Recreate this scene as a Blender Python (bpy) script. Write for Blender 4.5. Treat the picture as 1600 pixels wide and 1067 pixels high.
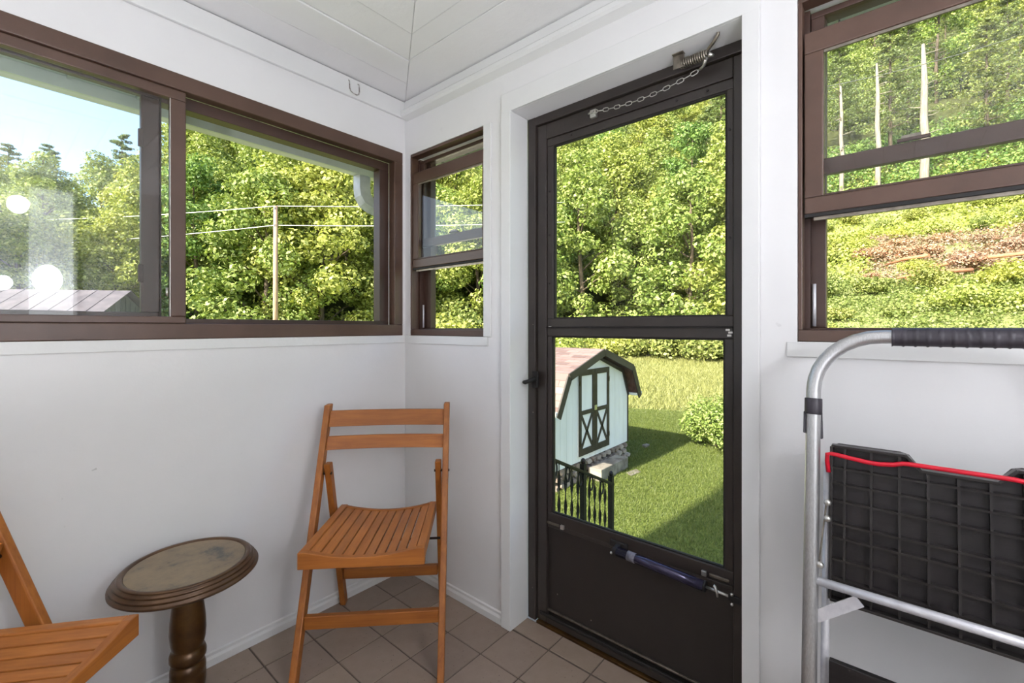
import bpy, math, random
import numpy as np
from mathutils import Vector, Matrix

# ------------------------------------------------------------------ camera, sky, sun, exposure
S = bpy.context.scene
for o in list(bpy.data.objects):
    bpy.data.objects.remove(o)
COL = S.collection
rad = math.radians

CAM = (-1.40, -1.905, 1.238)
cd = bpy.data.cameras.new('camera')
cd.sensor_width = 36.0
cd.lens = 700.0 / 1600.0 * 36.0
cd.shift_y = -(533.5 - 511.5) / 1600.0
cd.clip_start = 0.02
cd.clip_end = 600
cam = bpy.data.objects.new('camera', cd)
cam.location = CAM
cam.rotation_euler = (rad(90), 0, rad(40.27 - 90))
COL.objects.link(cam)
S.camera = cam

SUN_TRAVEL = Vector((0.985, -0.11, -0.66)).normalized()
w = bpy.data.worlds.new('world')
S.world = w
w.use_nodes = True
nt = w.node_tree
nt.nodes.clear()
wo = nt.nodes.new('ShaderNodeOutputWorld')
bg = nt.nodes.new('ShaderNodeBackground')
sky = nt.nodes.new('ShaderNodeTexSky')
sky.sky_type = 'NISHITA'
sky.sun_disc = False
sky.sun_elevation = rad(34)
sky.sun_rotation = math.atan2(-SUN_TRAVEL.x, -SUN_TRAVEL.y)
sky.air_density = 1.0
sky.dust_density = 2.0
sky.ozone_density = 1.0
bg.inputs[1].default_value = 0.55
nt.links.new(sky.outputs[0], bg.inputs[0])
nt.links.new(bg.outputs[0], wo.inputs[0])

sd = bpy.data.lights.new('sun', 'SUN')
sd.energy = 15.5
sd.angle = rad(1.0)
sd.color = (1.0, 0.93, 0.80)
so = bpy.data.objects.new('sun', sd)
so.rotation_euler = SUN_TRAVEL.to_track_quat('-Z', 'Y').to_euler()
so.location = (-20, 6, 30)
COL.objects.link(so)

S.view_settings.view_transform = 'Standard'
S.view_settings.look = 'None'
S.view_settings.gamma = 1.0
S.view_settings.use_curve_mapping = False
S.view_settings.exposure = 0.0

LAMP = 62.0
rng = np.random.default_rng(7)
random.seed(7)

# ------------------------------------------------------------------ materials
def lin(r, g, b):
    f = lambda c: (c / 255 / 12.92) if c / 255 <= 0.04045 else ((c / 255 + 0.055) / 1.055) ** 2.4
    return (f(r), f(g), f(b), 1)

def mat(name):
    m = bpy.data.materials.new(name)
    m.use_nodes = True
    return m, m.node_tree, m.node_tree.nodes['Principled BSDF']

def link(t, a, b):
    t.links.new(a, b)

def noise(t, scale, detail=4, rough=0.5, coord='Object', stretch=None):
    tc = t.nodes.new('ShaderNodeTexCoord')
    n = t.nodes.new('ShaderNodeTexNoise')
    n.inputs['Scale'].default_value = scale
    n.inputs['Detail'].default_value = detail
    n.inputs['Roughness'].default_value = rough
    if stretch:
        mp = t.nodes.new('ShaderNodeMapping')
        mp.inputs['Scale'].default_value = stretch
        link(t, tc.outputs[coord], mp.inputs[0])
        link(t, mp.outputs[0], n.inputs[0])
    else:
        link(t, tc.outputs[coord], n.inputs[0])
    return n

def ramp(t, src, stops):
    r = t.nodes.new('ShaderNodeValToRGB')
    el = r.color_ramp.elements
    while len(el) < len(stops):
        el.new(0.5)
    for e, (p, c) in zip(el, stops):
        e.position = p
        e.color = c
    link(t, src, r.inputs[0])
    return r

def bump(t, b, src, strength, dist=0.01):
    n = t.nodes.new('ShaderNodeBump')
    n.inputs['Strength'].default_value = strength
    n.inputs['Distance'].default_value = dist
    link(t, src, n.inputs['Height'])
    link(t, n.outputs[0], b.inputs['Normal'])

def mixcol(t, fac, a, b, mode='MIX'):
    m = t.nodes.new('ShaderNodeMix')
    m.data_type = 'RGBA'
    m.blend_type = mode
    if isinstance(fac, (int, float)):
        m.inputs[0].default_value = fac
    else:
        link(t, fac, m.inputs[0])
    for i, v in ((6, a), (7, b)):
        if isinstance(v, tuple):
            m.inputs[i].default_value = v
        else:
            link(t, v, m.inputs[i])
    return m.outputs[2]

def m_simple(name, c1, c2, scale, rough=0.5, metal=0.0, bs=0.0, bscale=None, stretch=None, bd=0.002, spec=0.5):
    m, t, b = mat(name)
    n = noise(t, scale, 5, 0.6, stretch=stretch)
    r = ramp(t, n.outputs[0], [(0.35, c1), (0.65, c2)])
    link(t, r.outputs[0], b.inputs['Base Color'])
    b.inputs['Roughness'].default_value = rough
    b.inputs['Metallic'].default_value = metal
    b.inputs['Specular IOR Level'].default_value = spec
    if bs:
        n2 = noise(t, bscale or scale, 6, 0.6, stretch=stretch)
        bump(t, b, n2.outputs[0], bs, bd)
    return m

def m_wall(name, base, dirt=True, bs=0.25, bscale=14):
    m, t, b = mat(name)
    n = noise(t, 1.6, 5, 0.6)
    dark = tuple(c * 0.93 for c in base[:3]) + (1,)
    r = ramp(t, n.outputs[0], [(0.3, dark), (0.7, base)])
    col = r.outputs[0]
    if dirt:
        sp = noise(t, 26, 2, 0.5)
        sr = ramp(t, sp.outputs[0], [(0.735, (0, 0, 0, 1)), (0.765, (1, 1, 1, 1))])
        big = noise(t, 3.1, 3, 0.6)
        br = ramp(t, big.outputs[0], [(0.5, (0, 0, 0, 1)), (0.7, (0.6, 0.6, 0.6, 1))])
        k = t.nodes.new('ShaderNodeMath')
        k.operation = 'MULTIPLY'
        link(t, sr.outputs[0], k.inputs[0])
        link(t, br.outputs[0], k.inputs[1])
        col = mixcol(t, k.outputs[0], col, (0.25, 0.24, 0.23, 1))
    link(t, col, b.inputs['Base Color'])
    b.inputs['Roughness'].default_value = 0.55
    n2 = noise(t, bscale, 6, 0.6)
    bump(t, b, n2.outputs[0], bs, 0.004)
    return m

def m_wood(name, c1, c2, axis, rough=0.42):
    m, t, b = mat(name)
    st = {'x': (1.2, 22, 22), 'y': (22, 1.2, 22), 'z': (22, 22, 1.2)}[axis]
    n = noise(t, 3.0, 6, 0.65, stretch=st)
    r = ramp(t, n.outputs[0], [(0.25, c1), (0.5, tuple((a + b_) / 2 for a, b_ in zip(c1, c2))), (0.75, c2)])
    n3 = noise(t, 7, 3)
    r3 = ramp(t, n3.outputs[0], [(0.3, (0.82, 0.8, 0.78, 1)), (0.7, (1, 1, 1, 1))])
    gi = t.nodes.new('ShaderNodeObjectInfo')
    rr = ramp(t, gi.outputs['Random'], [(0, (0.85, 0.85, 0.85, 1)), (1, (1.0, 1.0, 1.0, 1))])
    col = mixcol(t, 1.0, r.outputs[0], r3.outputs[0], 'MULTIPLY')
    col = mixcol(t, 1.0, col, rr.outputs[0], 'MULTIPLY')
    link(t, col, b.inputs['Base Color'])
    b.inputs['Roughness'].default_value = rough
    bump(t, b, n.outputs[0], 0.12, 0.002)
    return m

def m_glass(name, tint=(0.97, 0.99, 0.98, 1), ior=1.5, boost=1.0):
    m = bpy.data.materials.new(name)
    m.use_nodes = True
    t = m.node_tree
    t.nodes.clear()
    out = t.nodes.new('ShaderNodeOutputMaterial')
    tr = t.nodes.new('ShaderNodeBsdfTransparent')
    tr.inputs[0].default_value = tint
    gl = t.nodes.new('ShaderNodeBsdfGlossy')
    gl.inputs['Roughness'].default_value = 0.015
    # reflectance of one face of the pane (Schlick), the same seen from either side
    g = t.nodes.new('ShaderNodeNewGeometry')
    def op(kind, x, y):
        n = t.nodes.new('ShaderNodeMath')
        n.operation = kind
        for i, v in enumerate((x, y)):
            if isinstance(v, (int, float)): n.inputs[i].default_value = v
            elif v is not None: link(t, v, n.inputs[i])
        return n.outputs[0]
    dt = t.nodes.new('ShaderNodeVectorMath')
    dt.operation = 'DOT_PRODUCT'
    link(t, g.outputs['Incoming'], dt.inputs[0])
    link(t, g.outputs['Normal'], dt.inputs[1])
    r0 = ((ior - 1) / (ior + 1)) ** 2
    c1 = op('SUBTRACT', 1.0, op('ABSOLUTE', dt.outputs['Value'], None))
    fres = op('ADD', op('MULTIPLY', op('POWER', c1, 5.0), 1 - r0), r0)
    mx = t.nodes.new('ShaderNodeMixShader')
    link(t, fres, mx.inputs[0])
    link(t, tr.outputs[0], mx.inputs[1])
    link(t, gl.outputs[0], mx.inputs[2])
    link(t, mx.outputs[0], out.inputs[0])
    return m

def m_emit(name, col, strength):
    m, t, b = mat(name)
    b.inputs['Base Color'].default_value = (0.9, 0.9, 0.88, 1)
    b.inputs['Emission Color'].default_value = col
    b.inputs['Emission Strength'].default_value = strength
    return m

def m_leaf(name, cols, transl=0.30):
    m = bpy.data.materials.new(name)
    m.use_nodes = True
    t = m.node_tree
    t.nodes.clear()
    out = t.nodes.new('ShaderNodeOutputMaterial')
    g = t.nodes.new('ShaderNodeNewGeometry')
    oi = t.nodes.new('ShaderNodeObjectInfo')
    r = ramp(t, g.outputs['Random Per Island'], [(i / (len(cols) - 1), c) for i, c in enumerate(cols)])
    o = ramp(t, oi.outputs['Random'], [(0.0, (0.80, 0.88, 0.85, 1)), (0.5, (1, 1, 1, 1)), (1.0, (1.10, 1.02, 0.82, 1))])
    col = mixcol(t, 1.0, r.outputs[0], o.outputs[0], 'MULTIPLY')
    d = t.nodes.new('ShaderNodeBsdfPrincipled')
    d.inputs['Roughness'].default_value = 0.5
    d.inputs['Specular IOR Level'].default_value = 0.35
    tl = t.nodes.new('ShaderNodeBsdfTranslucent')
    link(t, col, d.inputs['Base Color'])
    c2 = mixcol(t, 1.0, col, (1.0, 1.0, 0.72, 1), 'MULTIPLY')
    link(t, c2, tl.inputs[0])
    mx = t.nodes.new('ShaderNodeMixShader')
    mx.inputs[0].default_value = transl
    link(t, d.outputs[0], mx.inputs[1])
    link(t, tl.outputs[0], mx.inputs[2])
    link(t, mx.outputs[0], out.inputs[0])
    return m

M = {}
M['wall'] = m_wall('wall_paint', lin(225, 224, 223))
M['trim'] = m_wall('trim_paint', lin(222, 222, 220), dirt=False, bs=0.2, bscale=30)
M['ceil'] = m_wall('ceiling_paint', lin(238, 237, 236), dirt=False, bs=0.7, bscale=16)
M['gap'] = m_simple('joint_shadow', lin(90, 84, 78), lin(150, 146, 140), 9)
M['grout'] = m_simple('grout', lin(80, 70, 62), lin(98, 87, 77), 20, 0.9)
M['brown'] = m_simple('brown_frame', lin(74, 53, 42), lin(86, 63, 51), 6, 0.38, bs=0.05, bscale=60)
M['brown2'] = m_simple('brown_track', lin(58, 39, 31), lin(69, 48, 39), 6, 0.42)
M['black'] = m_simple('door_enamel', lin(44, 38, 35), lin(52, 45, 41), 5, 0.36)
M['gasket'] = m_simple('black_gasket', lin(18, 15, 14), lin(26, 22, 20), 8, 0.7)
M['panel'] = m_simple('kick_panel', lin(36, 31, 28), lin(42, 36, 33), 4, 0.45, bs=0.5, bscale=160, bd=0.0012)
M['glass'] = m_glass('window_glass', (0.98, 0.99, 0.985, 1), 1.33)
M['glass2'] = m_glass('old_window_glass', (0.965, 0.985, 0.98, 1), 1.5)
M['glassd'] = m_glass('door_glass', (0.99, 1.0, 0.99, 1), 1.25)
M['wx'] = m_wood('chair_wood_across', lin(142, 78, 24), lin(186, 114, 46), 'x', 0.5)
M['wy'] = m_wood('chair_wood_along', lin(156, 88, 34), lin(200, 128, 60), 'y', 0.5)
M['wz'] = m_wood('chair_wood_upright', lin(140, 78, 24), lin(182, 112, 44), 'z', 0.5)
M['bolt'] = m_simple('dark_bolt', lin(40, 32, 28), lin(62, 50, 42), 30, 0.4, 0.8)
M['steel'] = m_simple('bright_steel', lin(178, 176, 170), lin(214, 212, 206), 40, 0.3, 0.85)
M['steel2'] = m_simple('dull_steel', lin(118, 110, 100), lin(150, 142, 130), 40, 0.38, 0.9)
M['alu'] = m_simple('brushed_aluminium', lin(178, 178, 178), lin(204, 204, 204), 30, 0.36, 0.85, stretch=(30, 30, 1))
M['alu2'] = m_simple('white_aluminium', lin(200, 199, 204), lin(222, 221, 224), 30, 0.4, 0.3)
M['rubber'] = m_simple('black_rubber', lin(38, 34, 40), lin(54, 49, 56), 25, 0.48, bs=0.15, bscale=80)
M['plastic'] = m_simple('black_plastic', lin(22, 18, 19), lin(34, 28, 29), 9, 0.36, bs=0.25, bscale=30, stretch=(1, 1, 4))
M['plastic2'] = m_simple('black_rib_plastic', lin(34, 30, 30), lin(46, 42, 40), 9, 0.34)
M['red'] = m_simple('red_enamel', lin(196, 14, 40), lin(214, 24, 50), 20, 0.3)
M['iron'] = m_simple('wrought_iron', lin(22, 22, 24), lin(34, 34, 36), 30, 0.5, 0.2)
M['bluetube'] = m_simple('closer_enamel', lin(50, 47, 66), lin(66, 62, 84), 20, 0.16, 0.55)
M['sticker'] = m_simple('closer_label', lin(74, 72, 84), lin(120, 118, 126), 60, 0.5)
M['hookpaint'] = m_simple('chipped_paint', lin(110, 100, 92), lin(190, 186, 180), 60, 0.5)
M['bronze'] = m_simple('bronzed_wood', lin(62, 40, 20), lin(92, 64, 30), 14, 0.28, 0.45, bs=0.1, bscale=40)
M['bronze2'] = m_simple('bronzed_rim', lin(74, 52, 34), lin(96, 70, 46), 14, 0.3, 0.35)
m, t, b = mat('worn_tabletop')
n1 = noise(t, 9, 6, 0.65)
r1 = ramp(t, n1.outputs[0], [(0.34, lin(70, 66, 62)), (0.45, lin(122, 106, 84)), (0.6, lin(140, 120, 92)), (0.72, lin(108, 98, 84))])
n2 = noise(t, 34, 4, 0.7)
r2 = ramp(t, n2.outputs[0], [(0.64, (1, 1, 1, 1)), (0.72, (0.55, 0.5, 0.45, 1))])
link(t, mixcol(t, 1.0, r1.outputs[0], r2.outputs[0], 'MULTIPLY'), b.inputs['Base Color'])
b.inputs['Roughness'].default_value = 0.4
M['inlay'] = m
M['white'] = m_simple('white_metal', lin(216, 218, 214), lin(228, 230, 226), 5, 0.45)
M['soffit'] = m_simple('soffit_vinyl', lin(196, 204, 194), lin(210, 216, 206), 5, 0.5)
M['spout'] = m_simple('downspout_metal', lin(170, 174, 184), lin(194, 197, 206), 12, 0.4)
M['shedwall'] = m_simple('shed_siding', lin(236, 232, 226), lin(246, 243, 238), 3, 0.7, bs=0.35, bscale=30, stretch=(1, 1, 0.3))
M['shedtrim'] = m_simple('shed_trim', lin(48, 42, 36), lin(60, 53, 46), 8, 0.6)
M['roof'] = m_simple('roof_felt', lin(96, 70, 66), lin(120, 90, 84), 12, 0.9)
m, t, b = mat('asphalt_shingle')
oi = t.nodes.new('ShaderNodeObjectInfo')
rr = ramp(t, oi.outputs['Random'], [(0.0, lin(104, 84, 80)), (0.5, lin(124, 103, 98)), (1.0, lin(142, 122, 116))])
nn = noise(t, 60, 4, 0.7)
r2 = ramp(t, nn.outputs[0], [(0.3, (0.75, 0.75, 0.75, 1)), (0.7, (1.05, 1.05, 1.05, 1))])
link(t, mixcol(t, 1.0, rr.outputs[0], r2.outputs[0], 'MULTIPLY'), b.inputs['Base Color'])
b.inputs['Roughness'].default_value = 0.95
M['shingle'] = m
m, t, b = mat('field_stone')
oi = t.nodes.new('ShaderNodeObjectInfo')
rr = ramp(t, oi.outputs['Random'], [(0.0, lin(120, 104, 92)), (0.5, lin(156, 138, 122)), (1.0, lin(186, 172, 156))])
nn = noise(t, 12, 4, 0.7)
r2 = ramp(t, nn.outputs[0], [(0.3, (0.7, 0.7, 0.7, 1)), (0.7, (1.05, 1.05, 1.05, 1))])
link(t, mixcol(t, 1.0, rr.outputs[0], r2.outputs[0], 'MULTIPLY'), b.inputs['Base Color'])
b.inputs['Roughness'].default_value = 0.9
bump(t, b, nn.outputs[0], 0.6, 0.03)
M['stone'] = m
M['mortar'] = m_simple('mortar', lin(84, 76, 66), lin(104, 96, 84), 14, 0.95)
M['concrete'] = m_simple('weathered_concrete', lin(100, 92, 82), lin(150, 142, 130), 4, 0.9, bs=0.4, bscale=20)
M['barnroof'] = m_simple('rusty_tin_roof', lin(84, 76, 80), lin(112, 102, 104), 2.5, 0.6, 0.2)
M['barnwood'] = m_simple('grey_barn_boards', lin(66, 66, 62), lin(96, 94, 88), 4, 0.9, stretch=(6, 6, 0.6))
M['pole'] = m_simple('pole_wood', lin(150, 116, 92), lin(196, 164, 134), 3, 0.9, stretch=(8, 8, 0.5))
M['wire'] = m_simple('pale_cable', lin(206, 206, 196), lin(226, 226, 216), 3, 0.5)
M['wired'] = m_simple('dark_cable', lin(60, 64, 56), lin(80, 84, 74), 3, 0.6)
M['bark'] = m_simple('bark', lin(72, 62, 50), lin(112, 98, 82), 3, 0.95, stretch=(6, 6, 0.7), bs=0.4, bscale=6, bd=0.05)
M['deadbark'] = m_simple('bleached_bark', lin(112, 103, 90), lin(150, 142, 128), 2, 0.9, stretch=(6, 6, 0.7))
M['leaf'] = m_leaf('broad_leaf', [lin(96, 114, 50), lin(132, 148, 68), lin(162, 174, 92), lin(198, 204, 128)])
M['leaf2'] = m_leaf('yellow_leaf', [lin(112, 124, 54), lin(150, 158, 72), lin(176, 182, 94), lin(206, 208, 128)])
M['leafd'] = m_leaf('deep_leaf', [lin(78, 106, 50), lin(108, 136, 64), lin(138, 162, 84), lin(172, 190, 112)])
M['needle'] = m_leaf('pine_needle', [lin(88, 108, 62), lin(124, 138, 78), lin(152, 162, 100)], 0.3)
M['shrub'] = m_leaf('shrub_leaf', [lin(96, 110, 54), lin(124, 136, 70), lin(150, 158, 88), lin(178, 182, 116)])
M['dry'] = m_leaf('dry_brush', [lin(120, 96, 78), lin(156, 130, 108), lin(184, 160, 136), lin(150, 92, 66)], 0.2)
M['blade'] = m_leaf('grass_blade', [lin(76, 90, 42), lin(97, 110, 55), lin(120, 130, 72)], 0.3)
M['hay'] = m_leaf('field_grass_blade', [lin(116, 124, 80), lin(140, 146, 98), lin(164, 168, 120)], 0.35)
M['log'] = m_simple('peeled_log', lin(142, 88, 58), lin(172, 124, 92), 4, 0.8, stretch=(1, 8, 8))
m, t, b = mat('ground_grass')
n1 = noise(t, 0.35, 6, 0.6)
r1 = ramp(t, n1.outputs[0], [(0.3, lin(112, 122, 72)), (0.5, lin(136, 144, 92)), (0.7, lin(158, 162, 112))])
n2 = noise(t, 9, 5, 0.7)
r2 = ramp(t, n2.outputs[0], [(0.3, (0.72, 0.75, 0.65, 1)), (0.7, (1.08, 1.06, 1.0, 1))])
at = t.nodes.new('ShaderNodeAttribute')
at.attribute_name = 'forest_floor'
c = mixcol(t, 1.0, r1.outputs[0], r2.outputs[0], 'MULTIPLY')
n4 = noise(t, 1.5, 5, 0.7)
r4 = ramp(t, n4.outputs[0], [(0.35, lin(48, 52, 30)), (0.65, lin(84, 88, 50))])
at2 = t.nodes.new('ShaderNodeAttribute')
at2.attribute_name = 'mown_lawn'
n5 = noise(t, 6, 5, 0.7)
r5 = ramp(t, n5.outputs[0], [(0.35, lin(84, 98, 44)), (0.65, lin(116, 126, 62))])
c = mixcol(t, at2.outputs['Fac'], c, r5.outputs[0])
link(t, mixcol(t, at.outputs['Fac'], c, r4.outputs[0]), b.inputs['Base Color'])
b.inputs['Roughness'].default_value = 0.95
b.inputs['Specular IOR Level'].default_value = 0.1
bump(t, b, n2.outputs[0], 0.8, 0.06)
M['ground'] = m
m, t, b = mat('floor_tile')
oi = t.nodes.new('ShaderNodeObjectInfo')
rr = ramp(t, oi.outputs['Random'], [(0.0, lin(136, 119, 107)), (0.5, lin(145, 127, 114)), (1.0, lin(153, 136, 121))])
nn = noise(t, 18, 6, 0.7)
r2 = ramp(t, nn.outputs[0], [(0.3, (0.86, 0.85, 0.83, 1)), (0.7, (1.0, 1.0, 1.0, 1))])
n3 = noise(t, 110, 1)
r3 = ramp(t, n3.outputs[0], [(0.75, (1, 1, 1, 1)), (0.78, (0.35, 0.3, 0.25, 1))])
c = mixcol(t, 1.0, rr.outputs[0], r2.outputs[0], 'MULTIPLY')
c = mixcol(t, 1.0, c, r3.outputs[0], 'MULTIPLY')
link(t, c, b.inputs['Base Color'])
b.inputs['Roughness'].default_value = 0.36
M['tile'] = m
M['globe'] = m_emit('lit_globe', (0.96, 0.98, 1.06, 1), LAMP)
M['glare_spot'] = m_emit('glare_spot_glow', (0.96, 0.98, 1.06, 1), LAMP)
M['glare_pane'] = m_emit('glare_pane_glow', (0.97, 0.98, 1.02, 1), 2.2)
M['fill_disc'] = m_emit('fill_disc_glow', (0.96, 0.98, 1.08, 1), LAMP * 4.1)

# ------------------------------------------------------------------ mesh helpers
class MB:
    def __init__(s):
        s.v = []
        s.f = []
        s.smooth = []

    def add(s, vs, fs, smooth=False):
        k = len(s.v)
        s.v += [tuple(v) for v in vs]
        s.f += [tuple(i + k for i in f) for f in fs]
        s.smooth += [smooth] * len(fs)
        return s

    def box(s, x0, x1, y0, y1, z0, z1):
        x0, x1 = min(x0, x1), max(x0, x1)
        y0, y1 = min(y0, y1), max(y0, y1)
        z0, z1 = min(z0, z1), max(z0, z1)
        vs = [(x, y, z) for z in (z0, z1) for y in (y0, y1) for x in (x0, x1)]
        return s.add(vs, [(0, 2, 3, 1), (4, 5, 7, 6), (0, 1, 5, 4), (1, 3, 7, 5), (3, 2, 6, 7), (2, 0, 4, 6)])

    def beam(s, p0, p1, side, ws, wt):
        """bar from p0 to p1, ws wide along side, wt thick across"""
        p0, p1 = Vector(p0), Vector(p1)
        d = (p1 - p0).normalized()
        a = Vector(side)
        a = (a - d * a.dot(d)).normalized()
        c = d.cross(a)
        a = a * ws / 2
        c = c * wt / 2
        vs = []
        for p in (p0, p1):
            vs += [p - a - c, p + a - c, p + a + c, p - a + c]
        return s.add(vs, [(0, 1, 2, 3)[::-1], (4, 5, 6, 7), (0, 1, 5, 4), (1, 2, 6, 5), (2, 3, 7, 6), (3, 0, 4, 7)])

    def prism(s, poly, axis, a, b):
        """poly in the two other axes, extruded along axis from a to b"""
        n = len(poly)
        def P(q, h):
            if axis == 'x': return (h, q[0], q[1])
            if axis == 'y': return (q[0], h, q[1])
            return (q[0], q[1], h)
        vs = [P(q, a) for q in poly] + [P(q, b) for q in poly]
        fs = [tuple(range(n)), tuple(range(2 * n - 1, n - 1, -1))]
        fs += [(i, i + n, (i + 1) % n + n, (i + 1) % n) for i in range(n)]
        return s.add(vs, fs)

    def tube(s, path, r, n=10, cap=True, closed=False):
        P = [Vector(p) for p in path]
        rs = r if isinstance(r, (list, tuple)) else [r] * len(P)
        m = len(P)
        vs = []
        ref = None
        for i, p in enumerate(P):
            if closed:
                d = (P[(i + 1) % m] - P[i - 1]).normalized()
            else:
                d = (P[min(i + 1, m - 1)] - P[max(i - 1, 0)]).normalized()
            if ref is None:
                ref = d.orthogonal().normalized()
            ref = (ref - d * ref.dot(d)).normalized()
            c = d.cross(ref)
            for k in range(n):
                an = 2 * math.pi * k / n
                vs.append(p + (ref * math.cos(an) + c * math.sin(an)) * rs[i])
        fs = []
        for i in range(m if closed else m - 1):
            j = (i + 1) % m
            for k in range(n):
                fs.append((i * n + k, i * n + (k + 1) % n, j * n + (k + 1) % n, j * n + k))
        s.add(vs, fs, True)
        if cap and not closed:
            k0 = len(s.v) - len(vs)
            s.f.append(tuple(k0 + i for i in range(n))[::-1])
            s.f.append(tuple(k0 + (m - 1) * n + i for i in range(n)))
            s.smooth += [False, False]
        return s

    def lathe(s, prof, n=48, c=(0, 0)):
        vs = []
        for r, z in prof:
            for k in range(n):
                a = 2 * math.pi * k / n
                vs.append((c[0] + r * math.cos(a), c[1] + r * math.sin(a), z))
        fs = []
        for i in range(len(prof) - 1):
            for k in range(n):
                fs.append((i * n + k, i * n + (k + 1) % n, (i + 1) * n + (k + 1) % n, (i + 1) * n + k))
        s.add(vs, fs, True)
        k0 = len(s.v) - len(vs)
        s.f.append(tuple(k0 + i for i in range(n))[::-1])
        s.f.append(tuple(k0 + (len(prof) - 1) * n + i for i in range(n)))
        s.smooth += [False, False]
        return s

    def sphere(s, c, r, n=14, m=10, sz=1.0):
        c = Vector(c)
        prof = []
        vs = [c + Vector((0, 0, r * sz))]
        for i in range(1, m):
            a = math.pi * i / m
            for k in range(n):
                b_ = 2 * math.pi * k / n
                vs.append(c + Vector((r * math.sin(a) * math.cos(b_), r * math.sin(a) * math.sin(b_), r * sz * math.cos(a))))
        vs.append(c - Vector((0, 0, r * sz)))
        fs = [(0, 1 + k, 1 + (k + 1) % n) for k in range(n)]
        for i in range(m - 2):
            for k in range(n):
                fs.append((1 + i * n + k, 1 + (i + 1) * n + k, 1 + (i + 1) * n + (k + 1) % n, 1 + i * n + (k + 1) % n))
        L = len(vs) - 1
        fs += [(L, 1 + (m - 2) * n + (k + 1) % n, 1 + (m - 2) * n + k) for k in range(n)]
        return s.add(vs, fs, True)

    def mesh(s, name, m):
        me = bpy.data.meshes.new(name)
        me.from_pydata(s.v, [], s.f)
        me.polygons.foreach_set('use_smooth', s.smooth)
        if m is not None:
            me.materials.append(m)
        me.validate()
        me.update()
        return me

    def build(s, name, m, parent=None, bevel=0.0, loc=None):
        o = bpy.data.objects.new(name, s.mesh(name, m))
        COL.objects.link(o)
        if parent is not None:
            o.parent = parent
        if loc is not None:
            o.location = loc
        if bevel:
            bv = o.modifiers.new('bevel', 'BEVEL')
            bv.width = bevel
            bv.segments = 2
            bv.limit_method = 'ANGLE'
            bv.angle_limit = rad(40)
        return o

def tag(o, label=None, cat=None, group=None, kind=None):
    if label: o['label'] = label
    if cat: o['category'] = cat
    if group: o['group'] = group
    if kind: o['kind'] = kind
    return o

def empty(name, loc=(0, 0, 0), rz=0.0):
    e = bpy.data.objects.new(name, None)
    e.empty_display_size = 0.1
    e.location = loc
    e.rotation_euler = (0, 0, rz)
    COL.objects.link(e)
    return e

def copy_tree(o, parent=None):
    c = o.copy()
    COL.objects.link(c)
    c.parent = parent
    for ch in o.children:
        copy_tree(ch, c)
    return c

def piece(name, me, parent, loc=(0, 0, 0)):
    o = bpy.data.objects.new(name, me)
    COL.objects.link(o)
    o.parent = parent
    o.location = loc
    return o

def mesh_np(name, V, F, m, smooth=False):
    """V (n,3) float, F (k,4) or (k,3) int"""
    me = bpy.data.meshes.new(name)
    me.vertices.add(len(V))
    me.vertices.foreach_set('co', np.asarray(V, dtype=np.float32).ravel())
    k = F.shape[1]
    me.loops.add(F.size)
    me.loops.foreach_set('vertex_index', F.ravel().astype(np.int32))
    me.polygons.add(len(F))
    me.polygons.foreach_set('loop_start', np.arange(0, F.size, k, dtype=np.int32))
    me.materials.append(m)
    me.update(calc_edges=True)
    if smooth:
        me.polygons.foreach_set('use_smooth', [True] * len(F))
    return me

# ------------------------------------------------------------------ room shell
XL, YB = -3.0, -3.0          # far left and back walls
ZC = 2.39                    # ceiling
ZG = -1.75                   # garden ground
WT = 0.14

def struct(o):
    o['kind'] = 'structure'
    return o

# wall with the sliding window (plane y = 0)
b = MB()
b.box(XL - WT, 0, 0, WT, ZG, 1.197)
b.box(XL - WT, 0, 0, WT, 2.127, 2.5)
b.box(XL - WT, -1.95, 0, WT, 1.197, 2.127)
b.box(-0.016, 0, 0, WT, 1.197, 2.127)
struct(b.build('wall_left', M['wall']))
# wall with the door (plane x = 0)
b = MB()
b.box(0, WT, WT, -0.70, ZG, 1.197) if False else None
b.box(0, WT, -0.70, WT, ZG, 1.197)
b.box(0, WT, -0.042, WT, 1.197, 2.112)
b.box(0, WT, -0.70, -0.605, 1.197, 2.112)
b.box(0.012, WT, -0.605, -0.60, 1.197, 2.112)
b.box(0, WT, -0.70, WT, 2.112, 2.5)
b.box(0, WT, -1.592, -0.70, 2.122, 2.5)
b.box(0, WT, -1.592, -0.70, ZG, -0.012)
b.box(0, WT, -1.714, -1.592, ZG, 2.5)
b.box(0, WT, -2.78, -1.714, ZG, 1.2)
b.box(0, WT, -2.78, -1.714, 2.112, 2.5)
b.box(0, WT, YB - WT, -2.78, ZG, 2.5)
struct(b.build('wall_right', M['wall']))
struct(MB().box(XL - WT, XL, YB - WT, 0, ZG, 2.5).build('wall_side', M['wall']))
struct(MB().box(XL, 0, YB - WT, YB, ZG, 2.5).build('wall_back', M['wall']))

# floor: grout bed + one object per tile
floor = struct(MB().box(XL, 0.104, YB, 0, -0.06, -0.003).build('floor', M['grout']))
TS = 0.1855
GJ = 0.0045
def tile_mesh(x0, x1, y0, y1):
    b = MB()
    h, e = 0.0, 0.0012
    vs = [(x0, y0, -0.004), (x1, y0, -0.004), (x1, y1, -0.004), (x0, y1, -0.004),
          (x0 + e, y0 + e, h), (x1 - e, y0 + e, h), (x1 - e, y1 - e, h), (x0 + e, y1 - e, h)]
    b.add(vs, [(4, 5, 6, 7), (0, 1, 5, 4), (1, 2, 6, 5), (2, 3, 7, 6), (3, 0, 4, 7)])
    return b.mesh('tile', M['tile'])
full = tile_mesh(0, TS - GJ, 0, TS - GJ)
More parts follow.
